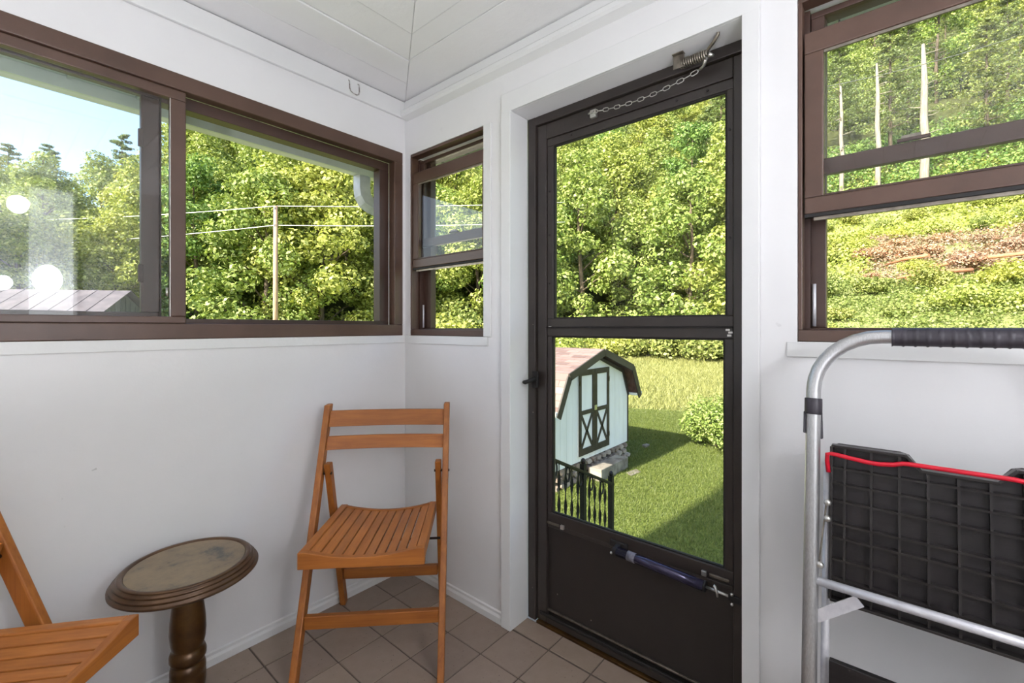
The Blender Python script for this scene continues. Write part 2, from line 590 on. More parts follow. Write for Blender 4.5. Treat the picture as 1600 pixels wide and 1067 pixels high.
# joints: x = 0.006 - k*TS ; y = 0.028 - k*TS
for i in range(-1, 17):
    x1 = 0.006 - i * TS
    x0 = x1 - TS
    for j in range(0, 17):
        y1 = 0.028 - j * TS
        y0 = y1 - TS
        if x0 < XL or y0 < YB:
            continue
        ax0, ax1, ay0, ay1 = x0 + GJ / 2, x1 - GJ / 2, y0 + GJ / 2, y1 - GJ / 2
        if i == -1:
            ax1 = min(ax1, 0.100)
            if ay1 < -1.59 or ay0 > -0.70:
                continue
            ay0, ay1 = max(ay0, -1.588), min(ay1, -0.703)
            if ay1 - ay0 < 0.01: continue
        elif i == 0:
            ax1 = min(ax1, -0.001)
        if j == 0:
            ay1 = min(ay1, -0.001)
        if abs((ax1 - ax0) - (TS - GJ)) < 1e-6 and abs((ay1 - ay0) - (TS - GJ)) < 1e-6:
            piece('tile', full, floor, (ax0, ay0, 0))
        else:
            piece('tile', tile_mesh(0, ax1 - ax0, 0, ay1 - ay0), floor, (ax0, ay0, 0))

# ceiling: backing + one object per board, mitred
ceil = struct(MB().box(XL, 0, YB, 0, ZC + 0.012, ZC + 0.10).build('ceiling', M['gap']))
MR = 0.667
def board(poly, dz):
    o = MB().prism(poly, 'z', ZC + dz, ZC + 0.0115 + dz * 0).build('board', M['ceil'], ceil, bevel=0.003)
    return o
g = 0.0024
gm = 0.0007
ys = [0.0] + [-0.16 - 0.155 * k for k in range(0, 19)]
for k in range(len(ys) - 1):
    a, c = ys[k] - g, max(ys[k + 1] + g, YB)
    if c >= a: break
    board([(XL, c), (c * MR - gm, c), (a * MR - gm, a), (XL, a)], random.choice((-0.005, -0.003, -0.0015, 0.0, 0.0015)))
xs = [0.0, -0.21] + [-0.3133 - 0.1034 * k for k in range(0, 17)]
for k in range(len(xs) - 1):
    a, c = xs[k] - g, xs[k + 1] + g
    yc, ya = c / MR, a / MR
    if ya < YB: break
    poly = [(c, max(yc, YB) - gm), (c, YB), (a, YB), (a, ya - gm)]
    if yc < YB:
        poly = [(YB * MR, YB), (a, YB), (a, ya - g)]
    board(poly, random.choice((-0.005, -0.003, -0.0015, 0.0, 0.0015)))

# trims
struct(MB().box(XL, -0.002, -0.016, 0, 2.298, ZC - 0.0075).build('trim_1', M['trim'], bevel=0.003))
struct(MB().prism([(0, 2.292), (-0.012, 2.296), (-0.03, 2.318), (-0.03, 2.330), (-0.014, 2.338), (-0.014, ZC - 0.003), (0, ZC - 0.003)], 'y', 0, 1).build('trim_x', M['trim'])) if False else None
b = MB()
b.prism([(0, 2.288), (-0.034, 2.300), (-0.042, 2.308), (-0.042, 2.324), (-0.036, 2.331), (-0.020, 2.340), (-0.016, ZC - 0.0075), (0, ZC - 0.0075)], 'y', YB, -0.018)
struct(b.build('trim_2', M['trim']))
struct(MB().box(-2.1, -0.005, -0.005, 0, 1.160, 1.1965).build('trim_3', M['trim'], bevel=0.0015))
struct(MB().box(-0.005, 0, -0.585, -0.001, 1.158, 1.1965).build('trim_4', M['trim'], bevel=0.0015))
# casing board between small window and door, covering the window's far jamb
struct(MB().box(-0.004, -0.0002, -0.668, -0.561, 1.158, 2.16).build('trim_5', M['trim'], bevel=0.0015)) if False else None
struct(MB().box(-0.006, 0.0118, -0.6045, -0.561, 1.1975, 2.1115).build('trim_5', M['trim'], bevel=0.0015))
# door casing: jamb boards and head
struct(MB().box(-0.016, 0.100, -0.722, -0.672, 0.0005, 2.1215).build('trim_6', M['trim'], bevel=0.002))
b = MB()
b.box(-0.016, 0.0, -1.6265, -1.582, 0.0005, 2.1215)
b.box(0.0, 0.100, -1.591, -1.582, 0.0005, 2.1215)
struct(b.build('trim_7', M['trim'], bevel=0.002))
struct(MB().box(-0.012, 0.100, -1.6265, -0.672, 2.1220, 2.135).build('trim_8', M['trim'], bevel=0.0015)) if False else None
struct(MB().box(-0.012, 0.0, -1.6265, -0.672, 2.1220, 2.20).build('trim_8', M['trim'], bevel=0.0015))
# window apron under right window
struct(MB().box(-0.005, 0, -2.82, -1.690, 1.160, 1.1995).build('trim_9', M['trim'], bevel=0.0015))
# baseboards
def base_prof(s):
    return [(0, 0.0005), (s * 0.011, 0.0005), (s * 0.011, 0.026), (s * 0.006, 0.036), (s * 0.006, 0.046), (0, 0.050)]
struct(MB().prism(base_prof(-1), 'x', XL, 0).build('baseboard_left', M['trim']))
b = MB().prism(base_prof(-1), 'y', -0.671, -0.0112)
b.prism(base_prof(-1), 'y', YB, -1.628)
struct(b.build('baseboard_right', M['trim']))

# ------------------------------------------------------------------ windows
def frame_rect(parent, nm, u0, u1, z0, z1, wd, d0, d1, wall, m, bevel=0.002, widths=None):
    """four members of a rectangular frame; wall 'A': u = x, depth = y; 'B': u = y, depth = x"""
    wl, wr, wb, wtp = widths or (wd, wd, wd, wd)
    def bx(a0, a1, c0, c1, n):
        b = MB()
        if wall == 'A': b.box(a0, a1, d0, d1, c0, c1)
        else: b.box(d0, d1, a0, a1, c0, c1)
        return b.build(n, m, parent, bevel)
    bx(u0, u1, z1 - wtp, z1, nm + '_head')
    bx(u0, u1, z0, z0 + wb, nm + '_sill')
    bx(u0, u0 + wl, z0 + wb, z1 - wtp, nm + '_stile')
    bx(u1 - wr, u1, z0 + wb, z1 - wtp, nm + '_stile')

# big slider, both sashes pushed to the far end so the near half stands open
w1 = struct(empty('window_1'))
frame_rect(w1, 'frame', -1.949, -0.017, 1.1975, 2.1265, 0.05, -0.004, 0.045, 'A', M['brown'], 0.003, (0.05, 0.050, 0.054, 0.056))
frame_rect(w1, 'track', -0.9975, -0.067, 1.2515, 2.0705, 0.05, 0.0455, 0.10, 'A', M['brown2'], 0.002, (0.001, 0.053, 0.018, 0.044))
frame_rect(w1, 'track', -1.90, -0.998, 1.2515, 2.0705, 0.05, 0.0455, 0.10, 'A', M['brown2'], 0.002, (0.04, 0.001, 0.018, 0.012))
MB().box(-1.899, -0.075, 0.0475, 0.052, 2.040, 2.052).build('track_rib', M['brown'], w1) if False else None
s1 = empty('sash'); s1.parent = w1
frame_rect(s1, 'sash', -1.895, -0.934, 1.2520, 2.0700, 0.045, 0.006, 0.036, 'A', M['brown'], 0.003, (0.045, 0.045, 0.024, 0.034))
MB().box(-1.851, -0.9785, 0.018, 0.022, 1.276, 2.036).build('pane', M['glass2'], s1)
MB().box(-0.981, -0.9785, 0.008, 0.014, 1.276, 2.036).build('glazing_bead', M['steel'], s1)
s2 = empty('sash'); s2.parent = w1
# outer sash
frame_rect(s2, 'sash', -1.849, -0.9995, 1.2700, 2.058, 0.045, 0.056, 0.084, 'A', M['brown2'], 0.003, (0.045, 0.051, 0.02, 0.022))
MB().box(-1.805, -1.0505, 0.067, 0.071, 1.291, 2.0355).build('pane', M['glass'], s2)
for z in (1.887, 1.425):
    MB().box(-1.060, -1.046, 0.044, 0.0555, z - 0.032, z + 0.028).build('latch', M['brown2'], s2, 0.002)
MB().tube([(-0.990, 0.003, 1.345), (-0.990, 0.003, 1.375)], 0.004).build('sash_pull', M['steel'], s1)

def dh_window(name, yr, yl, zb, zt, tl):
    """double hung window, lower sash raised; yl = end nearest the corner, yr = far end"""
    wd = struct(empty(name))
    frame_rect(wd, 'frame', yr, yl, zb, zt, 0.012, 0.001, 0.045, 'B', M['brown'], 0.002, (0.014, 0.010, 0.030, 0.014))
    frame_rect(wd, 'track', yr + 0.0145, yl - 0.0105, zb + 0.0005, zt - 0.0145, 0.05, 0.0705, 0.105, 'B', M['brown2'], 0.002, (tl, tl, 0.036, 0.022))
    # jamb liner
    MB().box(0.046, 0.070, yl - 0.022, yl - 0.001, zb + 0.03, zt - 0.016).build('jamb_liner', M['brown2'], wd)
    MB().box(0.046, 0.070, yr + 0.001, yr + 0.022, zb + 0.03, zt - 0.016).build('jamb_liner', M['brown2'], wd)
    MB().box(0.046, 0.070, yr + 0.022, yl - 0.022, zb + 0.0305, zb + 0.034).build('sill_liner', M['brown2'], wd)
    MB().tube([(0.060, yl - 0.030, zb + 0.04), (0.060, yl - 0.030, zb + 0.155)], 0.0045).build('balance_tube', M['alu2'], wd)
    a = empty('sash'); a.parent = wd
    a0, a1 = yr + 0.018, yl - 0.014
    frame_rect(a, 'sash', a0, a1, 1.537, 2.014, 0.042, 0.004, 0.028, 'B', M['brown'], 0.003, (0.042, 0.042, 0.042, 0.056))
    MB().box(0.014, 0.018, a0 + 0.0425, a1 - 0.0425, 1.5795, 1.9575).build('pane', M['glass'], a)
    MB().box(0.006, 0.010, a0 + 0.0425, a1 - 0.0425, 1.5795, 1.584).build('glazing_bead', M['brown2'], a)
    MB().box(0.006, 0.012, a0 + 0.0425, a1 - 0.0425, 1.950, 1.957).build('glazing_bead', M['steel2'], a)
    MB().box(0.006, 0.026, a0, a1, 1.528, 1.5365).build('weather_strip', M['gasket'], a)
    MB().box(0.012, 0.022, a0 + 0.02, a1 - 0.02, 1.519, 1.5275).build('sash_pull', M['steel2'], a)
    o = empty('sash'); o.parent = wd
    o0, o1 = yr + 0.024, yl - 0.024
    frame_rect(o, 'sash', o0, o1, 1.645, 2.085, 0.04, 0.046, 0.068, 'B', M['brown2'], 0.002, (0.03, 0.03, 0.042, 0.016))
    MB().box(0.056, 0.059, o0 + 0.031, o1 - 0.031, 1.6875, 2.0685).build('pane', M['glass'], o)
    ym = (o0 + o1) / 2 if name != 'window_3' else yl - 0.23
    MB().box(0.036, 0.0455, ym - 0.03, ym + 0.03, 1.6875, 1.6945).build('lock', M['brown2'], o)
    MB().box(0.038, 0.0455, ym - 0.014, ym + 0.022, 1.695, 1.702).build('lock_lever', M['steel2'], o)
    return wd

dh_window('window_2', -0.604, -0.043, 1.198, 2.111, 0.064)
dh_window('window_3', -2.779, -1.715, 1.201, 2.111, 0.045)

# ------------------------------------------------------------------ door
d1 = struct(empty('door_1'))
Bk, Pn = M['black'], M['panel']
def db(x0, x1, y0, y1, z0, z1, nm, m=Bk, bv=0.003, par=d1):
    return MB().box(x0, x1, y0, y1, z0, z1).build(nm, m, par, bv)
db(0.1005, 0.139, -0.762, -0.723, 0.006, 2.1215, 'frame_jamb')
db(0.1005, 0.139, -1.591, -1.558, 0.006, 2.1215, 'frame_jamb')
db(0.1005, 0.139, -1.5575, -0.7625, 2.085, 2.1215, 'frame_head')
db(0.1045, 0.139, -1.5575, -0.7625, -0.0115, 0.006, 'threshold', M['bronze'])
db(0.112, 0.150, -0.812, -0.765, 0.012, 2.083, 'stile')
db(0.112, 0.150, -1.5565, -1.528, 0.012, 2.083, 'stile')
db(0.112, 0.150, -1.5275, -0.8125, 2.020, 2.083, 'top_rail')
db(0.112, 0.150, -1.5275, -0.8125, 0.012, 0.040, 'bottom_rail')
db(0.104, 0.1115, -1.5275, -0.7800, 0.040, 0.054, 'door_sweep', M['gasket'])
pan = db(0.128, 0.140, -1.5275, -0.8125, 0.0405, 0.4255, 'kick_panel', Pn, 0.0)
db(0.118, 0.1275, -1.5275, -0.8125, 0.4100, 0.4255, 'panel_bead', Bk, 0.003)
db(0.118, 0.1275, -1.5275, -0.8125, 0.0605, 0.0685, 'panel_bead', M['steel2'], 0.002)
def insert(z0, z1, y0, y1, wl, wr, wb, wtp, nm):
    e = empty(nm); e.parent = d1
    frame_rect(e, 'insert', y0, y1, z0, z1, 0.03, 0.117, 0.146, 'B', Bk, 0.003, (wl, wr, wb, wtp))
    MB().box(0.132, 0.135, y0 + wl, y1 - wr, z0 + wb, z1 - wtp).build('pane', M['glassd'], e)
    gk = MB()
    a0, a1, c0, c1 = y0 + wl, y1 - wr, z0 + wb, z1 - wtp
    k = 0.005
    gk.box(0.122, 0.1315, a0, a1, c0, c0 + k).box(0.122, 0.1315, a0, a1, c1 - k, c1).box(0.122, 0.1315, a0, a0 + k, c0 + k, c1 - k).box(0.122, 0.1315, a1 - k, a1, c0 + k, c1 - k)
    gk.build('gasket', M['gasket'], e)
    return e
insert(1.2395, 2.0195, -1.5275, -0.8125, 0.020, 0.030, 0.035, 0.032, 'upper_insert')
insert(0.4260, 1.2385, -1.5275, -0.8125, 0.026, 0.022, 0.046, 0.037, 'lower_insert')
db(0.104, 0.1165, -1.5275, -0.8125, 1.2370, 1.2410, 'mid_bead', M['gasket'], 0.0)
for (y, z) in ((-0.845, 0.4235), (-1.487, 0.4335)):
    sy = 1 if y > -1 else -1
    db(0.110, 0.1165, y - 0.030, y + 0.030, z + 0.003, z + 0.013, 'clip', M['steel2'], 0.002)
    db(0.106, 0.1165, y - sy * 0.046 - 0.008, y - sy * 0.046 + 0.008, z - 0.001, z + 0.016, 'clip', M['steel'], 0.002)
for (y, z) in ((-0.824, 1.62), (-0.824, 1.80), (-0.824, 1.42), (-1.5175, 1.86), (-1.5175, 1.52), (-0.93, 2.005), (-1.35, 2.005), (-1.45, 2.005)):
    MB().tube([(0.1165, y, z), (0.1140, y, z)], 0.0042, 8).build('screw', M['gasket'], d1)
for (y, z) in ((-0.828, 1.2405), (-1.512, 1.230), (-1.520, 1.222), (-1.5165, 1.2125)):
    db(0.1125, 0.1165, y - 0.006, y + 0.006, z - 0.003, z + 0.003, 'clip', M['steel'], 0.0)
for (y, z) in ((-0.751, 0.88), (-0.751, 1.25), (-0.748, 0.14), (-0.875, 0.16), (-1.03, 0.12)):
    MB().sphere((0.1000, y, z), 0.0025, 6, 4).build('screw', M['steel2'], d1)
h = empty('latch_handle'); h.parent = d1
db(0.088, 0.1000, -0.782, -0.752, 0.985, 1.055, 'latch_plate', M['gasket'], 0.004, h)
MB().tube([(0.088, -0.766, 1.022), (0.070, -0.764, 1.020), (0.058, -0.757, 1.014), (0.054, -0.744, 1.010), (0.056, -0.735, 1.010)], [0.010, 0.009, 0.0085, 0.009, 0.007], 10).build('latch_lever', M['gasket'], h)

# pneumatic closer (tube, rod, brackets)
cl = tag(empty('door_closer', (0.08, -1.325, 0.398)), 'dark blue tube door closer across the black storm door', 'door closer')
def rel(p, o): return tuple(a - b_ for a, b_ in zip(p, o))
O = (0.08, -1.3, 0.40)
def cp(p): return rel(p, O)
A0, A1 = (0.080, -1.125, 0.432), (0.078, -1.425, 0.420)
MB().tube([cp(A0), cp(A1)], 0.0165, 20).build('tube', M['bluetube'], cl)
MB().tube([cp((0.080, -1.105, 0.433)), cp((0.080, -1.125, 0.432))], [0.008, 0.0155], 16).build('end_cap', M['gasket'], cl)
MB().tube([cp((0.0798, -1.165, 0.4305)), cp((0.0797, -1.195, 0.429))], 0.0169, 20).build('sticker', M['sticker'], cl)
MB().tube([cp(A1), cp((0.078, -1.432, 0.4197))], [0.0168, 0.0168], 16).build('end_cap', M['gasket'], cl)
MB().tube([cp((0.078, -1.432, 0.4197)), cp((0.076, -1.505, 0.4165))], 0.0042, 10).build('rod', M['steel'], cl)
MB().beam(cp((0.076, -1.498, 0.4165)), cp((0.074, -1.555, 0.412)), (0, 0, 1), 0.020, 0.008).build('bracket', M['gasket'], cl, 0.002)
b = MB()
b.tube([cp((0.076, -1.455, 0.432)), cp((0.076, -1.460, 0.430)), cp((0.072, -1.466, 0.418)), cp((0.072, -1.468, 0.404))], [0.006, 0.005, 0.004, 0.003], 8)
b.build('hold_washer', M['steel'], cl)
b = MB().beam(cp((0.082, -1.118, 0.440)), cp((0.1165, -1.118, 0.444)), (0, 1, 0), 0.018, 0.010)
b.box(0.105 - O[0], 0.1165 - O[0], -1.15 - O[1], -1.08 - O[1], 0.430 - O[2], 0.452 - O[2])
b.build('bracket', M['gasket'], cl, 0.002)
for yy, zz in ((-1.105, 0.424), (-1.510, 0.428), (-1.510, 0.398)):
    MB().sphere(cp((0.071, yy, zz)), 0.005, 8, 6).build('screw', M['steel'], cl)

# wind chain with spring
ch = tag(empty('door_chain', (0.085, -1.25, 2.05)), 'steel safety chain with coil spring above the storm door', 'chain')
O2 = (0.085, -1.25, 2.05)
def cq(p): return rel(p, O2)
P0, P1 = Vector((0.092, -1.040, 2.055)), Vector((0.080, -1.432, 2.060))
NL = 17
for i in range(NL):
    f0 = (i + 0.5) / NL
    c = P0.lerp(P1, f0) - Vector((0, 0, 0.022 * 4 * f0 * (1 - f0)))
    d = (P1 - P0).normalized()
    slope = -0.022 * 4 * (1 - 2 * f0)
    d = (d * (P1 - P0).length + Vector((0, 0, slope))).normalized()
    an = 0.5 if i % 2 else 1.9
    s_ = Vector((math.cos(an), 0, math.sin(an)))
    s_ = (s_ - d * s_.dot(d)).normalized()
    L, Wd = 0.0098, 0.0058
    loop = []
    for q in range(14):
        a = 2 * math.pi * q / 14
        ex = L if math.cos(a) > 0 else -L
        loop.append(cq(c + d * (ex * 0.5 + Wd * math.cos(a) * 1.25) + s_ * (Wd * math.sin(a))))
    MB().tube(loop, 0.0016, 6, closed=True).build('link', M['steel'], ch)
b = MB().box(*[v for p in zip(cq((0.096, -1.052, 2.036)), cq((0.111, -1.026, 2.066))) for v in p])
b.build('anchor_bracket', M['steel'], ch, 0.002)
MB().tube([cq((0.099, -1.018, 2.055)), cq((0.090, -1.046, 2.054))], 0.004, 8).build('anchor_pin', M['steel'], ch)
# coil spring
SA, SB = Vector((0.062, -1.386, 2.090)), Vector((0.050, -1.472, 2.0835))
ax = (SB - SA).normalized()
u_ = ax.orthogonal().normalized(); v_ = ax.cross(u_)
coil = []
NT = 12
for k in range(NT * 12 + 1):
    a = 2 * math.pi * k / 12
    coil.append(cq(SA.lerp(SB, k / (NT * 12)) + (u_ * math.cos(a) + v_ * math.sin(a)) * 0.0130))
MB().tube(coil, 0.0030, 6).build('spring', M['steel2'], ch)
b = MB()
b.tube([cq(SB + Vector((0, 0.006, -0.008))), cq((0.072, -1.452, 2.065)), cq((0.078, -1.436, 2.060))], [0.006, 0.005, 0.004], 8)
b.tube([cq(SB), cq((0.060, -1.486, 2.078))], [0.008, 0.004], 8)
b.build('spring_hook', M['steel'], ch)
MB().tube([cq((0.048, -1.462, 2.086)), cq((0.034, -1.492, 2.104)), cq((0.024, -1.508, 2.116)), cq((0.020, -1.510, 2.1212))], [0.0052, 0.0052, 0.0050, 0.0045], 8).build('arm', M['steel2'], ch)
b = MB().box(*[v for p in zip(cq((0.052, -1.398, 2.076)), cq((0.056, -1.362, 2.1185))) for v in p])
b.box(*[v for p in zip(cq((0.040, -1.398, 2.1185)), cq((0.062, -1.362, 2.1215))) for v in p])
b.build('head_bracket', M['steel2'], ch, 0.0015)

# painted staple hook on the frieze board
hk = MB()
hk.tube([(-0.322, -0.016, 2.366), (-0.323, -0.024, 2.360), (-0.323, -0.027, 2.326), (-0.318, -0.028, 2.314), (-0.308, -0.029, 2.308), (-0.290, -0.029, 2.306), (-0.279, -0.028, 2.312), (-0.275, -0.027, 2.326), (-0.275, -0.024, 2.360), (-0.276, -0.016, 2.366)], 0.0026, 8)
tag(hk.build('wall_hook', M['hookpaint']), 'small painted wire hook on the white board near ceiling corner', 'hook')

# ------------------------------------------------------------------ folding chairs
def make_chair(label):
    e = empty('folding_chair')
    tag(e, label, 'chair', 'wooden folding chairs on the porch')
    w_, H, yt = 0.4951, 0.9128, -0.3892
    zp, yr, w2 = 0.6952, -0.5060, 0.4318
    post = lambda z: yt * z / H
    ypv = post(zp - 0.03)
    rear = lambda z: yr + (ypv - yr) * z / zp
    yfs, zfs, yrs, zrs, ws = 0.0799, 0.515, -0.4005, 0.4805, 0.4029
    X = (1, 0, 0)
    def skew(x, y0, z0, y1, z1, tx, ty):
        # upright with horizontal cut ends
        b = MB()
        vs = []
        for (y, z) in ((y0, z0), (y1, z1)):
            vs += [(x - tx / 2, y - ty / 2, z), (x + tx / 2, y - ty / 2, z), (x + tx / 2, y + ty / 2, z), (x - tx / 2, y + ty / 2, z)]
        return b.add(vs, [(3, 2, 1, 0), (4, 5, 6, 7), (0, 1, 5, 4), (1, 2, 6, 5), (2, 3, 7, 6), (3, 0, 4, 7)])
    for s in (-1, 1):
        skew(s * w_ / 2, 0, 0, yt, H, 0.024, 0.046).build('front_leg', M['wz'], e, 0.004)
        skew(s * (w2 / 2 + 0.002), yr, 0, rear(zp), zp, 0.024, 0.042).build('rear_leg', M['wz'], e, 0.004)
        MB().tube([(s * (w2 / 2 - 0.014), post(0.655) - 0.002, 0.655), (s * (w_ / 2 + 0.016), post(0.655) - 0.002, 0.655)], 0.0055, 10).build('bolt', M['bolt'], e)
    # back slats (bowed backwards)
    for zc, hh in ((0.856, 0.062), (0.764, 0.050)):
        b = MB()
        n = 12
        vs = []
        for i in range(n + 1):
            x = -w_ / 2 + 0.012 + (w_ - 0.024) * i / n
            q = (2 * x / w_) ** 2
            for dz in (-hh / 2, hh / 2):
                y = post(zc + dz) - 0.020 * (1 - q)
                vs += [(x, y - 0.007, zc + dz), (x, y + 0.007, zc + dz)]
        fs = []
        for i in range(n):
            k = 4 * i
            fs += [(k, k + 4, k + 6, k + 2), (k + 1, k + 3, k + 7, k + 5), (k + 2, k + 6, k + 7, k + 3), (k, k + 1, k + 5, k + 4)]
        fs += [(0, 2, 3, 1), (4 * n, 4 * n + 1, 4 * n + 3, 4 * n + 2)]
        b.add(vs, fs)
        b.build('back_slat', M['wx'], e, 0.002)
    MB().beam((-w_ / 2 + 0.012, post(0.192), 0.192), (w_ / 2 - 0.012, post(0.192), 0.192), (0, 0, 1), 0.046, 0.022).build('front_rail', M['wx'], e, 0.003)
    MB().beam((-w2 / 2 + 0.012, rear(0.160), 0.160), (w2 / 2 - 0.012, rear(0.160), 0.160), (0, 0, 1), 0.044, 0.020).build('rear_rail', M['wx'], e, 0.003)
    # seat
    st = empty('seat'); st.parent = e
    zt = lambda y: zrs + (zfs - zrs) * (y - yrs) / (yfs - yrs)
    hs = 0.054
    for s in (-1, 1):
        x = s * (ws / 2 - 0.014)
        b = MB()
        vs = []
        for y in (yrs - 0.01, yfs - 0.024):
            vs += [(x - 0.014, y, zt(y) - 0.040), (x + 0.014, y, zt(y) - 0.040), (x + 0.014, y, zt(y)), (x - 0.014, y, zt(y))]
        b.add(vs, [(0, 1, 2, 3), (7, 6, 5, 4), (0, 4, 5, 1), (1, 5, 6, 2), (2, 6, 7, 3), (3, 7, 4, 0)])
        b.build('side_rail', M['wy'], st, 0.003)
    def dish(x): return 0.022 * (1 - (2 * x / (ws - 0.056)) ** 2) if abs(x) < ws / 2 - 0.028 else 0.0
    def rail(y0, y1, hgt, half, nm):
        b = MB()
        n = 16
        vs = []
        for i in range(n + 1):
            x = -half + 2 * half * i / n
            for y in (y0, y1):
                vs += [(x, y, zt(y) - hgt), (x, y, zt(y) - dish(x))]
        fs = []
        for i in range(n):
            k = 4 * i
            fs += [(k, k + 1, k + 5, k + 4), (k + 2, k + 6, k + 7, k + 3), (k + 1, k + 3, k + 7, k + 5), (k, k + 4, k + 6, k + 2)]
        fs += [(0, 2, 3, 1), (4 * n, 4 * n + 1, 4 * n + 3, 4 * n + 2)]
        b.add(vs, fs).build(nm, M['wx'], st, 0.002)
    rail(yfs - 0.024, yfs, hs, ws / 2, 'front_edge')
    rail(yrs, yrs + 0.018, 0.038, ws / 2 - 0.028, 'back_edge')
    ns = 10
    sp = (ws - 0.056) / ns
    for i in range(ns):
        x = -(ws - 0.056) / 2 + sp * (i + 0.5)
        b = MB()
        vs = []
        for y in (yrs + 0.0185, yfs - 0.0245):
            for xx in (x - sp / 2 + 0.0025, x + sp / 2 - 0.0025):
                zz = zt(y) - dish(max(-(ws - 0.058) / 2, min((ws - 0.058) / 2, xx))) - 0.004
                vs += [(xx, y, zz - 0.011), (xx, y, zz)]
        b.add(vs, [(0, 1, 3, 2), (4, 6, 7, 5), (1, 5, 7, 3), (0, 2, 6, 4), (0, 4, 5, 1), (2, 3, 7, 6)])
        b.build('slat', M['wy'], st, 0.0012)
    # pin rod under the seat joining it to the legs
    zz = 0.425
    MB().tube([(-w_ / 2 - 0.006, post(zz) + 0.0, zz), (w_ / 2 + 0.006, post(zz) + 0.0, zz)], 0.0045, 10).build('pivot_rod', M['bolt'], e)
    return e

chair = make_chair('wooden folding chair with slatted seat standing in the room corner')
ph = math.radians(-134.65)
chair.location = (-0.5518, -0.5391, 0)
chair.rotation_euler = (0, 0, ph - math.pi / 2)
chair2 = copy_tree(chair)
chair2['label'] = 'wooden folding chair left of the small round table, mostly cut off'
chair2.location = (-1.345, -0.537, 0)
chair2.rotation_euler = (0, 0, math.radians(-45.74) - math.pi / 2)

# ------------------------------------------------------------------ pedestal table
tb = tag(empty('pedestal_table', (-0.985, -0.2217, 0)), 'small round bronzed pedestal table with worn top against white wall', 'table')
prof = [(0.06, 0.448), (0.165, 0.456), (0.186, 0.462), (0.1925, 0.468), (0.1925, 0.474), (0.184, 0.4755), (0.1845, 0.478), (0.1865, 0.4805), (0.1855, 0.485), (0.176, 0.4865),
        (0.1765, 0.489), (0.179, 0.491), (0.177, 0.4955), (0.1685, 0.4965), (0.1690, 0.499), (0.1715, 0.5005), (0.169, 0.5035), (0.160, 0.5045), (0.156, 0.502), (0.155, 0.497)]
MB().lathe(prof, 72).build('table_rim', M['bronze2'], tb)
MB().lathe([(0.1545, 0.4975), (0.1545, 0.4995), (0.1535, 0.5003)], 72).build('inlay', M['inlay'], tb)
col = [(0.050, 0.030), (0.056, 0.045), (0.040, 0.060), (0.034, 0.075), (0.038, 0.085), (0.046, 0.105), (0.0485, 0.130), (0.0480, 0.150), (0.0465, 0.1600), (0.0475, 0.1625), (0.0472, 0.178), (0.0440, 0.1900), (0.0390, 0.1935),
       (0.0440, 0.1975), (0.0490, 0.208), (0.0490, 0.222), (0.0450, 0.233), (0.0400, 0.2370), (0.0425, 0.243), (0.0465, 0.262), (0.0485, 0.290), (0.0470, 0.325), (0.0425, 0.365), (0.0360, 0.400), (0.0315, 0.425), (0.0330, 0.440), (0.046, 0.449)]
MB().lathe(col, 40).build('column', M['bronze'], tb)
MB().lathe([(0.135, 0.0), (0.140, 0.006), (0.138, 0.014), (0.120, 0.020), (0.085, 0.024), (0.060, 0.030)], 48).build('foot', M['bronze'], tb)

# ------------------------------------------------------------------ step ladder folded against the wall
LX, LY, LZ = -0.12, -2.008, 1.217          # handle centre
lad = tag(empty('step_ladder', (-0.26, LY, 0.0)), 'folded silver step ladder with black grip and red bar against the wall', 'step ladder')
KL = 0.12
OL = (-0.26, LY, 0.0)
def lx(z, off=0.0): return LX + off - KL * (LZ - z)
def lp(y, z, off=0.0): return (lx(z, off) - OL[0], y - OL[1], z)
HW = 0.243
RB = 0.125
RT = 0.0150
def utube(y_off_sign_list=None):
    pts = [lp(LY + HW, 0.012), lp(LY + HW, 0.5), lp(LY + HW, LZ - RB - 0.06)]
    for k in range(0, 9):
        a = math.pi / 2 * k / 8
        pts.append(lp(LY + HW - RB + RB * math.cos(a), LZ - RB + RB * math.sin(a)))
    q = [(x, -y, z) for (x, y, z) in pts[::-1]]
    return pts + q
MB().tube(utube(), RT, 18).build('front_frame', M['alu'], lad)
